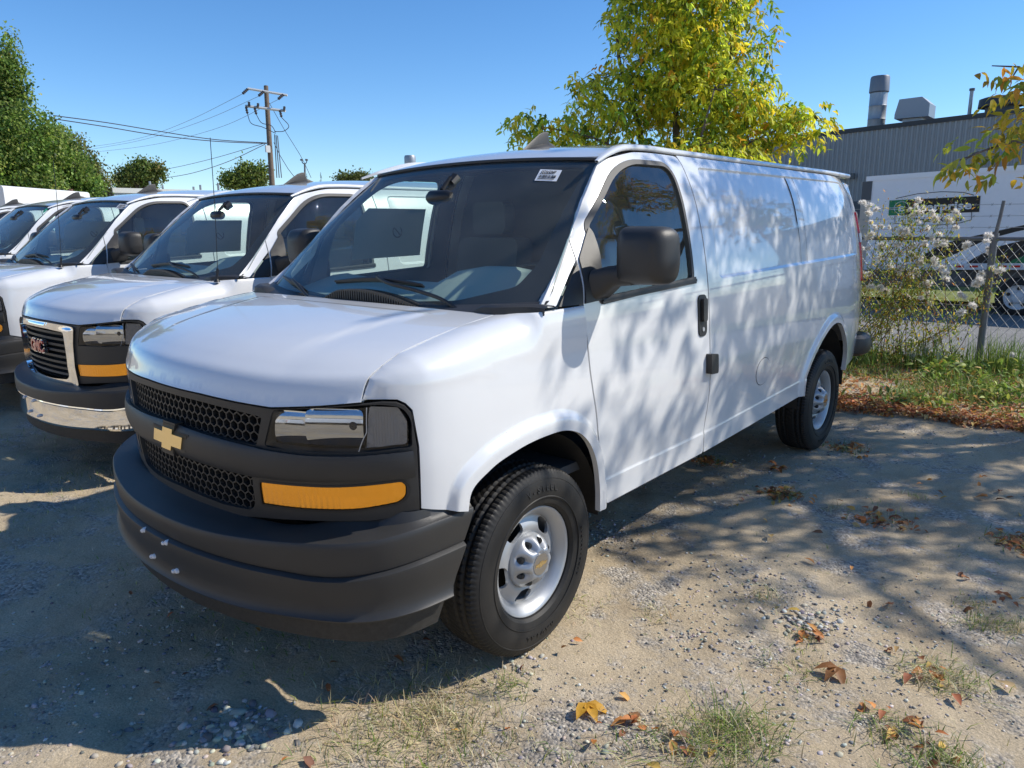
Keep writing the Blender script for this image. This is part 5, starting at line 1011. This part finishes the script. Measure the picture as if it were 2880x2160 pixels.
m = MB(); m.tube(np.array([(-5, FY - .005, 1.472), (5, FY - .005, 1.472)]) - o_, .021, 10); m.build('top_rail', FSTEEL, FN)
m = MB(); px_ = .098; zb_, zt_ = .03, 1.462; nst = 16
for d in (1, -1):
    for i in range(-22, 82):
        x0 = -2.2 + i * px_; t = np.linspace(0, 1, nst * 2 + 1); z = zb_ + (zt_ - zb_) * t; x = x0 + d * (z - zb_) * .80; k = (x > -2.2) & (x < 4.8)
        if k.sum() < 3: continue
        y = FY - .015 + .006 * d * np.sin(z / (px_ / .80 / 2) * np.pi); m.tube(np.stack([x, y, z], 1)[k] - o_, .0021, 4, caps=False)
w = m.build('chain_link_mesh', GALV, FN, True, None); w['kind'] = 'stuff'
for z, dx in ((1.58, .02), (1.70, .03), (1.82, .042)):
    m = MB(); xs = np.linspace(-5, 5, 120); m.tube(np.stack([xs, np.full(120, FY - .02), z + .012 * np.cos((xs - 1.4) * 2.1)], 1) - o_, .0028, 5)
    for x in np.arange(-3, 4.6, .16): c = np.array([x, FY - .02, z + .012 * math.cos((x - 1.4) * 2.1)]) - o_; m.tube([c - (.012, 0, .016), c + (.012, 0, .016)], .002, 4); m.tube([c - (-.010, .008, .014), c + (-.010, .008, .014)], .002, 4)
    m.build('barbed_wire', GALV, FN)
# climbing plant with feathery seed heads
def vine():
    g = np.array([.55, 7.3, 0]); T = thing('clematis_vine', 'climbing vine with fluffy white seed heads growing over the fence', 'plant', tuple(g)); rng = np.random.default_rng(5); st = MB(); nodes = []
    for i in range(36):
        x = rng.uniform(-.5, 1.0) + .2; top = at_y(rng.choice([2460, 2500, 2540, 2580, 2620, 2660, 2690, 2520, 2600]) + rng.normal(0, 25), rng.uniform(560, 860), FY - .12); P = spline(np.array([(x, FY - .1 - .2 * rng.random(), .0), ((x + top[0]) / 2 + rng.normal(0, .1), FY - .12 + rng.normal(0, .08), top[2] * .55), top + rng.normal(0, .05, 3)]), .08); st.tube(P - g, np.linspace(.005, .0018, len(P)), 5); nodes.append(P)
    for i in range(5): P = spline(np.array([(.2 + .1 * i, FY - .05, .05), (1.0 + .1 * i, FY - .08, .45 + .1 * i), (1.3 + .05 * i, FY - .08, .8 + .13 * i)]), .08); st.tube(P - g, .003, 5); nodes.append(P)
    st.build('stem', mat('vine_stem', (.20, .12, .07), .8), T, True, None); N = np.concatenate(nodes); n = 7800; P = N[rng.integers(0, len(N), n)] + rng.normal(0, .06, (n, 3)); P[:, 2] = np.maximum(P[:, 2], .05); V, F = leafshape(.042, .016, .3, .3)
    V, F, C = scatter(P - g, rotmats(n, None, rng), rng.uniform(.5, 1.2, n), V, F, palette(n, [(.28, .36, .06), (.48, .50, .09), (.62, .46, .07), (.52, .25, .06), (.15, .22, .05)], [3, 3, 2, 1, 1.5], .2, rng)); c = mk('foliage', V, F, LEAFM, T, True, None, C); c['kind'] = 'stuff'
    # one seed head: feathery hairs round a core
    k = 230; d = rng.normal(0, 1, (k, 3)); d[:, 2] = np.abs(d[:, 2]) * .9 - .25; d /= np.linalg.norm(d, axis=1)[:, None]; s = np.cross(d, rng.normal(0, 1, (k, 3))); s /= np.linalg.norm(s, axis=1)[:, None]; r = rng.uniform(.026, .042, (k, 1)); b = np.cross(d, s) * .3
    V = np.stack([d * .002 - s * .0016, d * .002 + s * .0016, (d + b * .4) * r * .6 + s * .0022, (d + b * .4) * r * .6 - s * .0022, (d + b) * r + s * .0006, (d + b) * r - s * .0006], 1).reshape(-1, 3); F = (np.array([(0, 1, 2, 3), (3, 2, 4, 5)])[None] + (np.arange(k) * 6)[:, None, None]).reshape(-1, 4)
    h0 = mk('seed_head', V, F, mat('seed_fluff', (.93, .90, .86), .8, trans=.55), T, True, None); pts = [(2450, 800), (2470, 810), (2490, 820), (2555, 835), (2590, 838), (2530, 880), (2700, 825), (2705, 880), (2680, 925), (2690, 915), (2615, 795), (2605, 800), (2625, 740), (2650, 755), (2560, 590), (2585, 600), (2575, 580), (2625, 600), (2670, 620), (2690, 640), (2720, 690), (2760, 770), (2785, 755), (2755, 790), (2745, 800), (2735, 860), (2550, 650), (2500, 640), (2460, 640), (2440, 600), (2465, 590), (2430, 570), (2480, 700), (2520, 690), (2560, 700), (2600, 690), (2620, 670), (2640, 660), (2655, 690), (2590, 740), (2560, 760), (2530, 760), (2500, 750), (2460, 740), (2440, 700), (2445, 770), (2520, 720), (2580, 770), (2540, 1055), (2475, 1060), (2560, 1000), (2600, 985), (2625, 950), (2640, 1000), (2660, 990), (2700, 1025), (2570, 960), (2500, 930), (2500, 990), (2610, 640), (2635, 620), (2540, 665), (2660, 770), (2690, 600), (2450, 660), (2850, 1000), (2780, 700), (2775, 680), (2530, 800), (2570, 720)]
    for i, (px, py) in enumerate(pts):
        for rep in range(2 if py < 840 else 1):
            p = at_y(px + rng.normal(0, 12 * rep), py + rng.normal(0, 12 * rep), FY - .13 + .1 * rng.normal()); o = h0 if i == 0 and rep == 0 else h0.copy()
            if o is not h0: col.objects.link(o); o.parent = T
            o.location = p - g; o.scale = (1, 1, 1) if False else tuple([float(rng.uniform(.8, 1.5))] * 3); o.rotation_euler = tuple(rng.normal(0, .8, 3))
vine()

# ---------------------------------------------------------------- rental box truck beyond the fence
TY = 15.2; WHT = mat('truck_white', (.90, .90, .91), .45, noise=.03); BLK = mat('decal_black', (.012, .012, .013), .4); GRN = mat('decal_green', (.0, .20, .075), .4); TGRY = mat('truck_grey', (.10, .105, .11), .6); TAN = mat('corner_post', (.52, .47, .40), .6)
tl = at_y(2454, 505, TY); zt1 = tl[2]; X0 = tl[0]; X1 = 5.0; zb1 = .66
TK = thing('box_truck', 'white rental box truck with green and black logo parked beyond the fence', 'truck', (X0 + 3, TY + 1.2, -.2)); to = np.array([X0 + 3, TY + 1.2, -.2]); SL = .03
def sh(V): V = np.array(V, float); V[:, 2] += SL * (V[:, 0] - X0); return V - to
def tbox(lo, hi): 
    x0, y0, z0 = lo; x1, y1, z1 = hi; return sh([(x0, y0, z0), (x1, y0, z0), (x1, y1, z0), (x0, y1, z0), (x0, y0, z1), (x1, y0, z1), (x1, y1, z1), (x0, y1, z1)]), [(0, 3, 2, 1), (4, 5, 6, 7), (0, 1, 5, 4), (1, 2, 6, 5), (2, 3, 7, 6), (3, 0, 4, 7)]
def tpart(name, m, *boxes, parent=None): b = MB(); [b.add(*tbox(*q)) for q in boxes]; return b.build(name, m, parent or TK, False)
bx = tpart('cargo_box', WHT, ((X0, TY, zb1 + .12), (X1, TY + 2.4, zt1 - .03)))
tpart('roof_cap', mat('roof_white', (.92, .92, .92), .5), ((X0 - .12, TY - .02, zt1 - .03), (X1, TY + 2.42, zt1 + .07)))
tpart('lower_rail', mat('rail_white', (.66, .67, .69), .4), ((X0, TY - .03, zb1), (X1, TY + .1, zb1 + .125)))
tpart('corner_post', TAN, ((X0 - .19, TY - .012, zb1), (X0 + .002, TY + 2.4, zt1 - .42))); tpart('corner_cap', TGRY, ((X0 - .19, TY - .015, zt1 - .42), (X0 + .004, TY + 2.4, zt1 - .035)))
for i, px in enumerate((2698, 2738, 2818, 2856, 2920, 2960)):
    p = at_y(px, 763, TY); w_ = .07; tpart('reflector', REDL, ((p[0] - w_, TY - .036, zb1 + .045), (p[0] + w_, TY - .028, zb1 + .085)))
tpart('chassis', TGRY, ((X0 + .3, TY + .25, .30), (X1, TY + 2.1, .64)), ((X0 + 1.0, TY + .1, .32), (X0 + 1.9, TY + .5, .62)))
for px in (2862, 2560):
    p = at_y(px, 832, TY + .1); W_ = bpy.data.objects.new('wheel', None); link(W_, TK); W_.location = (p[0] - to[0] + (0 if px > 2700 else -1.6), TY + .22 - to[1], .20 - to[2]); W_.rotation_euler = (0, 0, -math.pi / 2)
    m = MB(); m.lathe([(-.1, .2), (-.12, .30), (-.08, .385), (.08, .385), (.12, .30), (.115, .245), (.09, .235)], 36); m.build('tyre', RUBBER, W_)
    m = MB(); m.lathe([(.10, .250), (.105, .235), (.06, .21), (.05, .13), (.10, .10), (.11, .001)], 30); m.build('rim', mat('white_rim', (.7, .7, .7), .4), W_)
    m = MB()
    for i in range(5): a = i * 1.2566 + .3; M = np.eye(4); M[:3, 3] = (0, .17 * math.cos(a), .17 * math.sin(a)); m.lathe([(.05, .034), (.072, .034), (.073, .001)], 12, M)
    m.build('rim_hole', BLK, W_)
def decal(name, pts, m, dy): P = sh([(x, TY - dy, z - SL * (x - X0)) for x, z in pts]); return mk(name, P, [tuple(range(len(P)))], m, bx, False)
q = [at_y(*p, TY) for p in ((2502, 564), (2758, 551), (2754, 596), (2499, 606))]; q = [(p[0], p[2]) for p in q]; cut = .19; lerp = lambda a, b, t: (a[0] + (b[0] - a[0]) * t, a[1] + (b[1] - a[1]) * t)
decal('logo_border', [(q[0][0] - .012, q[0][1] + .012), (q[3][0] - .012, q[3][1] - .012), (q[2][0] + .012, q[2][1] - .012), (q[1][0] + .012, q[1][1] + .012)], PAPER, .004)
decal('logo_black', [lerp(q[0], q[1], cut), lerp(q[3], q[2], cut), q[2], q[1]], BLK, .008); decal('logo_green', [q[0], q[3], lerp(q[3], q[2], cut), lerp(q[0], q[1], cut)], GRN, .008)
def fr(c, dz=.012): return frame(np.array([c[0], TY - dz, c[1]]) - to, (1, 0, (q[1][1] - q[0][1]) / (q[1][0] - q[0][0])), (0, 0, 1))
W0 = q[1][0] - q[0][0]; H0 = q[0][1] - q[3][1]; cm = lambda u, v: (lerp(lerp(q[0], q[1], u), lerp(q[3], q[2], u), v))
text_mesh('logo_text', 'nterprise', H0 * .74, PAPER, fr(cm(.60, .56)), bx, 0, bold=.006, sx=(W0 * .70) / (H0 * .74 * 4.05))
text_mesh('logo_letter', 'e', H0 * .72, PAPER, fr(cm(.145, .53)), bx, 0, bold=.005, sx=1.15)
m = MB(); cc = np.array([cm(.145, .52)[0], TY - .011, cm(.145, .52)[1]]) - to; a = np.linspace(.15, 2 * np.pi - .15, 40); m.tube(np.stack([cc[0] + .40 * H0 * 1.12 * np.cos(a), np.full(40, cc[1]), cc[2] + .40 * H0 * np.sin(a)], 1), .006, 4); l0 = np.array([q[0][0] + .01, TY - .011, cm(0, .5)[1]]) - to
m.tube([l0, cc + [-.02, 0, .004]], .006, 4); m.tube([l0 - [0, 0, .035], cc + [.0, 0, -.032]], .006, 4); m.build('logo_ring', PAPER, bx)
t1 = at_y(2560, 625, TY); t2 = at_y(2710, 613, TY); text_mesh('logo_text', 'Truck Rental', .135, BLK, fr(((t1[0] + t2[0]) / 2 + .02, (t1[2] + t2[2]) / 2 + .01)), bx, 0, bold=.002, sx=1.22)
ol = [at_y(*p, TY) for p in ((2520, 560), (2521, 558), (2580, 545), (2650, 539), (2710, 541), (2740, 549))]; m = MB(); m.tube(np.array([(p[0], TY - .006, p[2]) for p in ol]) - to, .006, 4); ol = [at_y(*p, TY) for p in ((2733, 597), (2732, 618), (2700, 627), (2640, 633), (2560, 633), (2517, 628), (2517, 607))]; m.tube(np.array([(p[0], TY - .006, p[2]) for p in ol]) - to, .006, 4); m.build('logo_outline', BLK, bx)
def pxz(L): return [(lambda p: (p[0], p[2]))(at_y(*p, TY)) for p in L]
def strip(name, up, lo, m, dy):
    U = pxz(up); Lw = pxz(lo); n = len(U); P = sh([(x, TY - dy, z - SL * (x - X0)) for x, z in U + Lw]); return mk(name, P, [(i, n + i, n + i + 1, i + 1) for i in range(n - 1)], m, bx, False)
strip('swoosh_black', [(2590, 722), (2640, 690), (2700, 672), (2780, 655), (2860, 637), (2990, 610)], [(2570, 757), (2640, 735), (2700, 708), (2780, 672), (2860, 651), (2990, 625)], BLK, .004)
strip('swoosh_black', [(2700, 753), (2740, 725), (2800, 695), (2860, 680), (2990, 650)], [(2701, 757), (2760, 757), (2820, 757), (2870, 757), (2990, 757)], BLK, .004)
strip('swoosh_green', [(2820, 753), (2850, 730), (2900, 712), (2990, 690)], [(2821, 756), (2860, 756), (2900, 756), (2990, 756)], mat('swoosh_green_paint', (.004, .17, .06), .4), .009)

# ---------------------------------------------------------------- metal building and roof stacks
BY = 24.; b1 = at_y(2330, 373, BY); b2 = at_y(2811, 316, BY); sl_ = (b2[2] - b1[2]) / (b2[0] - b1[0])
BD = thing('metal_building', 'dark grey corrugated metal building behind the box truck', 'building', (0, BY + 5, -.2)); bo = np.array([0, BY + 5, -.2]); xs = np.arange(-12, 9, .036); V = []
ph = (np.arange(len(xs)) % 4); dy = np.where(ph < 2, 0, -.045)
for zf in (0, 1): V.append(np.stack([xs, BY + dy, (0 * xs - .2) if zf == 0 else (b1[2] + sl_ * (xs - b1[0]))], 1))
n = len(xs); V = np.concatenate(V) - bo; mk('corrugated_wall', V, [(i, i+1, n+i+1, n+i) for i in range(n-1)], mat('grey_cladding', (.30, .31, .32), .5, noise=.08, nscale=.6), BD, False)
m = MB(); q_ = lambda x, y, z: (x, y, z); zz0 = b1[2] + sl_ * (-12 - b1[0]); zz1 = b1[2] + sl_ * (9 - b1[0])
m.add(np.array([(-12, BY - .06, zz0 - .1), (9, BY - .06, zz1 - .1), (9, BY - .06, zz1 + .04), (-12, BY - .06, zz0 + .04), (-12, BY + 10, zz0 + .04), (9, BY + 10, zz1 + .04)]) - bo, [(0, 1, 2, 3), (3, 2, 5, 4)]); m.build('roof_edge', mat('dark_flashing', (.03, .032, .036), .5), BD, False)
m = MB(); m.box(np.array((-12, BY + .02, -.2)) - bo, np.array((9, BY + 10, min(zz0, zz1) - .15)) - bo); m.build('wall', mat('building_core', (.12, .13, .14), .8), BD, False)
m = MB(); p = at_y(2380, 585, BY); m.box(np.array((-12, BY - .07, -.2)) - bo, np.array((9, BY - .035, p[2] + .2)) - bo); m.build('lower_wall', mat('dark_base', (.07, .08, .095), .6), BD, False)
for px in (2378, 2402): p = at_y(px, 495, BY); m = MB(); m.box(p - bo + [-.05, -.2, -.1], p - bo + [.05, -.05, .08]); m.build('wall_light', TGRY, BD)
SY = 26.0; 
def on_roof(px, py): return at_y(px, py, SY)
p0, p1, p2 = on_roof(2462, 372), on_roof(2468, 300), on_roof(2466, 216); MM = np.array(Matrix.Rotation(-math.pi / 2, 4, 'Y')); T = thing('roof_stack', 'tall round galvanised exhaust stack on the building roof', 'exhaust stack', tuple(p0))
def vl(m, prof, off=(0, 0, 0), n=24): M = np.eye(4); M[:3, :3] = [[0, 1, 0], [0, 0, 1], [1, 0, 0]]; M[:3, 3] = off; m.lathe(prof, n, M)
hh = p2[2] - p0[2]; r_ = 46 / 2067.28 * np.dot(p1 - CAM, CF) / 2; m = MB(); vl(m, [(-.3, r_ * 1.02), (hh * .22, r_), (hh * .23, r_ * 1.03), (hh * .24, r_), (hh * .46, r_), (hh * .47, r_ * 1.03), (hh * .48, r_), (hh * .74, r_)]); m.build('pipe', GALV, T); m = MB(); vl(m, [(hh * .70, r_ * 1.02), (hh * .72, r_ * 1.13), (hh * .97, r_ * 1.08), (hh, r_ * 1.0), (hh * .99, .001)]); m.build('cowl', mat('dark_galvanised', (.20, .21, .23), .5, .5), T); m = MB(); vl(m, [(-.3, r_ * 1.4), (.02, r_ * 1.35), (.12, r_)]); m.build('flashing', GALV, T)
p0, p1 = on_roof(2570, 350), on_roof(2567, 280); T = thing('roof_hood', 'square galvanised vent hood on the building roof', 'roof vent', tuple(p0)); k_ = np.dot(p0 - CAM, CF) / 2067.28; w_ = 86 * k_; h_ = (p1[2] - p0[2]); m = MB(); y0, y1 = -.45, .45
pr = [(-.5, .22), (-.5, .40), (-.40, .98), (.26, 1.0), (.5, .72), (.5, .22)]; 
m.add([(u * w_, y, v * h_) for y in (y0, y1) for u, v in pr], [(5, 4, 3, 2, 1, 0), (6, 7, 8, 9, 10, 11)] + [(i, (i+1) % 6, (i+1) % 6 + 6, i + 6) for i in range(6)]); m.build('hood', mat('hood_metal', (.27, .29, .32), .45, .5), T, False); m = MB(); m.box((-.28 * w_, -.3, -.5), (.28 * w_, .3, .25 * h_)); m.build('neck', GALV, T, False)
p0, p1 = on_roof(2725, 330), on_roof(2727, 253); T = thing('vent_pipe', 'thin upright vent pipe on the building roof', 'pipe', tuple(p0)); m = MB(); m.tube([(0, 0, -.4), (0, 0, p1[2] - p0[2])], .055, 10); m.build('pipe', GALV, T); m = MB(); m.tube([(0, 0, p1[2] - p0[2] - .03), (0, 0, p1[2] - p0[2] + .04)], .08, 10); m.build('cap', TGRY, T)
p0, p1 = on_roof(2812, 325), on_roof(2812, 278); T = thing('roof_fan', 'dark round roof fan half hidden by leaves at the right', 'roof fan', tuple(p0)); m = MB(); vl(m, [(-.4, .42), (.25, .42), (.3, .5)]); m.build('curb', TGRY, T); m = MB(); vl(m, [(.25, .62), (p1[2] - p0[2], .6), (p1[2] - p0[2] + .05, .45), (p1[2] - p0[2] + .06, .001)]); m.build('cap', mat('dark_flashing', (.03, .032, .036), .5), T)
p0 = at_depth(1155, 500, 30); T = thing('roof_vent', 'silver round vent cap showing above the nearest van roof', 'roof vent', tuple(p0 - [0, 0, 4.5])); k_ = 30 / 2067.28; m = MB(); vl(m, [(0, .10), (4.5, .10), (4.5 + 26 * k_, .10)], n=16); m.build('pipe', GALV, T); m = MB(); vl(m, [(4.5 + 24 * k_, 14 * k_), (4.5 + 27 * k_, 16 * k_), (4.5 + 56 * k_, 16 * k_), (4.5 + 60 * k_, 14 * k_), (4.5 + 60 * k_, .001)], n=24); m.build('cap', GALV, T)

# ---------------------------------------------------------------- left background
D = 34; p0, p1 = at_depth(-60, 548, D), at_depth(660, 548, 40); zr = p0[2]
T = thing('flat_building', 'long low pale flat-roofed building behind the vans', 'building', ((p0[0] + p1[0]) / 2, (p0[1] + p1[1]) / 2, -.2)); o = np.array(T.location); a0, a1 = at_depth(318, 528, 38), at_depth(640, 532, 42); dr = (a1 - a0)[:2]; dr /= np.linalg.norm(dr); bk = np.array([-dr[1], dr[0]]) * 8; z = a0[2]
c = [a0[:2], a1[:2], a1[:2] + bk, a0[:2] + bk]; PALE = mat('pale_wall', (.60, .60, .57), .7)
def prism(name, c, z0, z1, m, par): V = [(x, y, z0) for x, y in c] + [(x, y, z1) for x, y in c]; return mk(name, np.array(V) - o, [(3, 2, 1, 0), (4, 5, 6, 7), (0, 1, 5, 4), (1, 2, 6, 5), (2, 3, 7, 6), (3, 0, 4, 7)], m, par, False)
prism('wall', c, -.2, z - .25, PALE, T); prism('roof', [q - np.array([0, 0]) for q in (np.array(c) + (np.array(c) - np.mean(c, 0)) * .02)], z - .25, z, mat('pale_roof', (.66, .65, .60), .7), T)
for px, py in ((310, 510), (421, 510), (457, 520), (544, 525), (563, 520), (613, 515)):
    p = at_depth(px, py, 41); m = MB(); m.tube(np.array([(p[0], p[1], z - .1), (p[0], p[1], p[2])]) - o, .06, 8); m.build('vent_pipe', GALV, T)
p = at_depth(200, 552, 34); T2 = thing('fence_post', 'brown wooden post among the bushes behind the third van', 'post', (p[0], p[1], -.1)); m = MB(); m.tube([(0, 0, 0), (0, 0, at_depth(200, 532, 34)[2] + .1)], .12, 8); m.build('post', mat('brown_wood', (.15, .08, .05), .8), T2)
p = at_depth(-30, 600, 24); T3 = thing('white_trailer', 'tall white box trailer edge at the far left', 'trailer', (p[0], p[1], -.1)); zt_ = at_depth(0, 522, 24)[2]; w_ = 49 * 24 / 2067.28; q = roundpoly([(-1.0, .9), (w_, .9), (w_, zt_ + .1), (-1.0, zt_ + .1)], [.02, .02, .12, .12], 5); n = len(q); ax = np.array([CR[0], CR[1], 0]); ay = np.array([-CR[1], CR[0], 0])
V = [ax * u + np.array([0, 0, v]) + ay * dpt for dpt in (0, 5) for u, v in q]; mk('trailer_box', V, [tuple(range(n)), tuple(range(2*n-1, n-1, -1))] + [(i, n+i, n+(i+1) % n, (i+1) % n) for i in range(n)], mat('trailer_white', (.7, .7, .68), .5), T3, True, 30)
m = MB(); m.box((-.9, .2, .1), (-.2, .6, .9)); m.build('wheel_block', RUBBER, T3)
# utility pole
D = 43; pb = at_depth(772, 640, D); pb[2] = -.2; ptop = at_depth(748, 242, D); WOOD = mat('pole_wood', (.16, .12, .09), .9, noise=.3, nscale=5, bump=.5, bscale=20); PG = mat('crossarm_grey', (.55, .56, .56), .6); INS = mat('insulator', (.06, .055, .06), .35)
UP = thing('utility_pole', 'wooden power pole with two grey crossarms above the vans', 'utility pole', tuple(pb)); k_ = D / 2067.28
top = np.array([pb[0], pb[1], ptop[2]]); top = ptop.copy(); m = MB(); m.tube([(0, 0, 0), top - pb], [.19, .13], 10); m.build('pole', WOOD, UP)
def wp(px, py, d=0.): return at_depth(px, py, D + d) - pb
ends = []
for (a, b, th) in (((697, 249), (808, 268), .07), ((690, 298), (803, 312), .075)):
    m = MB(); A_, B_ = wp(*a, -.25), wp(*b, -.25); m.tube([A_, B_], th, 4); m.build('crossarm', PG, UP); ends.append((A_, B_))
ins_up = [((697, 250), (682, 264)), ((742, 257), (727, 270)), ((797, 266), (782, 279))]
for a, b in ins_up: m = MB(); P = np.linspace(wp(*a, -.3), wp(*b, -.6), 9); m.tube(P, [.03, .09, .05, .09, .05, .09, .05, .09, .03], 8); m.build('insulator', INS, UP)
for a, b in (((701, 300), (700, 286)), ((725, 303), (726, 290)), ((799, 312), (800, 299)), ((692, 300), (696, 320)), ((716, 303), (721, 322)), ((787, 310), (792, 330))): m = MB(); P = np.linspace(wp(*a, -.3), wp(*b, -.3), 7); m.tube(P, [.04, .085, .05, .085, .05, .085, .03], 8); m.build('insulator', INS, UP)
for pts in (((696, 320), (705, 345), (740, 358), (775, 375)), ((721, 322), (735, 345), (765, 355), (775, 372)), ((792, 330), (812, 358), (800, 368), (772, 370))): m = MB(); m.tube(spline([wp(*q, -.3) for q in pts], .1), .022, 5); m.build('jumper_cable', INS, UP)
for dx in (6, 12, 18): m = MB(); m.tube([wp(768 + dx * .7, 376 + dx * .3, -.2), wp(772 + dx * 1.1, 500, -.2)], .028, 5); m.build('conduit', TGRY, UP)
m = MB(); m.box(wp(749, 428, -.4), wp(757, 410, -.2)); m.build('service_box', PG, UP)
def wire(label, pts, r=.018, sag=0., d0=D, d1=None):
    d1 = d1 or d0; n = len(pts); P = np.array([at_depth(px, py, d0 + (d1 - d0) * i / (n - 1)) for i, (px, py) in enumerate(pts)]); c = P[0].copy(); m = MB(); m.tube(spline(P, .5) - c, r, 5); o = m.build('overhead_wire', INS, None); o.location = c; tag(o, label, 'wire', 'overhead wires at the power pole')
wire('topmost overhead wire from the upper crossarm descending to the left', [(682, 264), (540, 335), (430, 378), (340, 400), (255, 413)], .012, d1=70)
wire('second of the three thin wires from the upper crossarm, going left', [(727, 271), (600, 328), (480, 371), (380, 398), (255, 420)], .012, d1=70)
wire('lowest of the three thin wires from the upper crossarm, going left', [(782, 280), (640, 350), (500, 392), (400, 412), (255, 429)], .012, d1=70)
wire('thick upper cable running left from mid pole into the big tree', [(750, 402), (600, 392), (440, 368), (300, 345), (150, 325)], .024, d1=34)
wire('thick lower cable running left from mid pole into the big tree', [(750, 404), (600, 397), (440, 380), (300, 357), (150, 334)], .024, d1=34)
wire('lower service wire sloping left from mid pole behind the round tree', [(740, 404), (620, 440), (520, 465), (455, 478)], .018, d1=62)
wire('lowest service wire sloping left from mid pole behind the round tree', [(745, 406), (640, 455), (540, 487), (455, 502)], .022, d1=62)
wire('guy wire slanting down right from the pole top', [(752, 280), (800, 365), (852, 450), (875, 500)], .016, d1=46)
wire('short guy wire slanting down right from mid pole', [(770, 400), (800, 460), (836, 508)], .018, d1=44)
p = at_depth(857, 640, 52); p[2] = -.2; T = thing('light_mast', 'thin twin-headed light mast right of the power pole', 'lamp post', tuple(p)); w5 = lambda px, py: at_depth(px, py, 52) - p
m = MB(); m.tube([(0, 0, 0), w5(857, 460)], [.09, .06], 8); m.build('mast', TGRY, T); m = MB(); m.tube(spline([w5(849, 450), w5(851, 458), w5(857, 461), w5(862, 457), w5(862, 450)], .05), .035, 6); m.build('bracket', TGRY, T)
for px in (848.5, 862.5): m = MB(); c = w5(px, 449.5); m.tube([c - [.02, 0, .06], c + [.0, 0, .06]], [.11, .09], 8); m.build('lamp_head', TGRY, T)
p = at_depth(207, 436, 42); T = thing('street_light', 'pale street light head in front of the thin olive tree', 'lamp post', (p[0], p[1], -.2)); b = np.array([p[0], p[1], -.2]); m = MB(); m.tube([(.6, 0, 0), (.6, 0, p[2] + .2)], .06, 8); m.build('mast', PG, T); m = MB(); m.tube([np.array([.6, 0, p[2] + .2]), p - b, p - b + CR * -.1], [.05, .09, .11], 8); m.build('lamp_head', PG, T)

# ---------------------------------------------------------------- behind the camera: the pale building that lights and shows in the van fronts
T = thing('warehouse', 'pale tan metal building across the lot behind the photographer, seen only as a reflection', 'building', (0, -30, -.2)); m = MB(); m.box((-40, -6, 0), (40, 6, 7.0)); m.build('wall', mat('tan_wall', (.72, .63, .49), .7), T, False); m = MB(); m.box((-40.2, -6.2, 7.0), (40.2, 6.2, 7.3)); m.build('roof', mat('pale_roof', (.66, .65, .60), .7), T, False)
for x in (-24, -12, 0, 12, 24): m = MB(); m.box((x - 2, 6.0, 0), (x + 2, 6.05, 4)); m.build('roller_door', mat('door_white', (.7, .7, .7), .5), T, False)
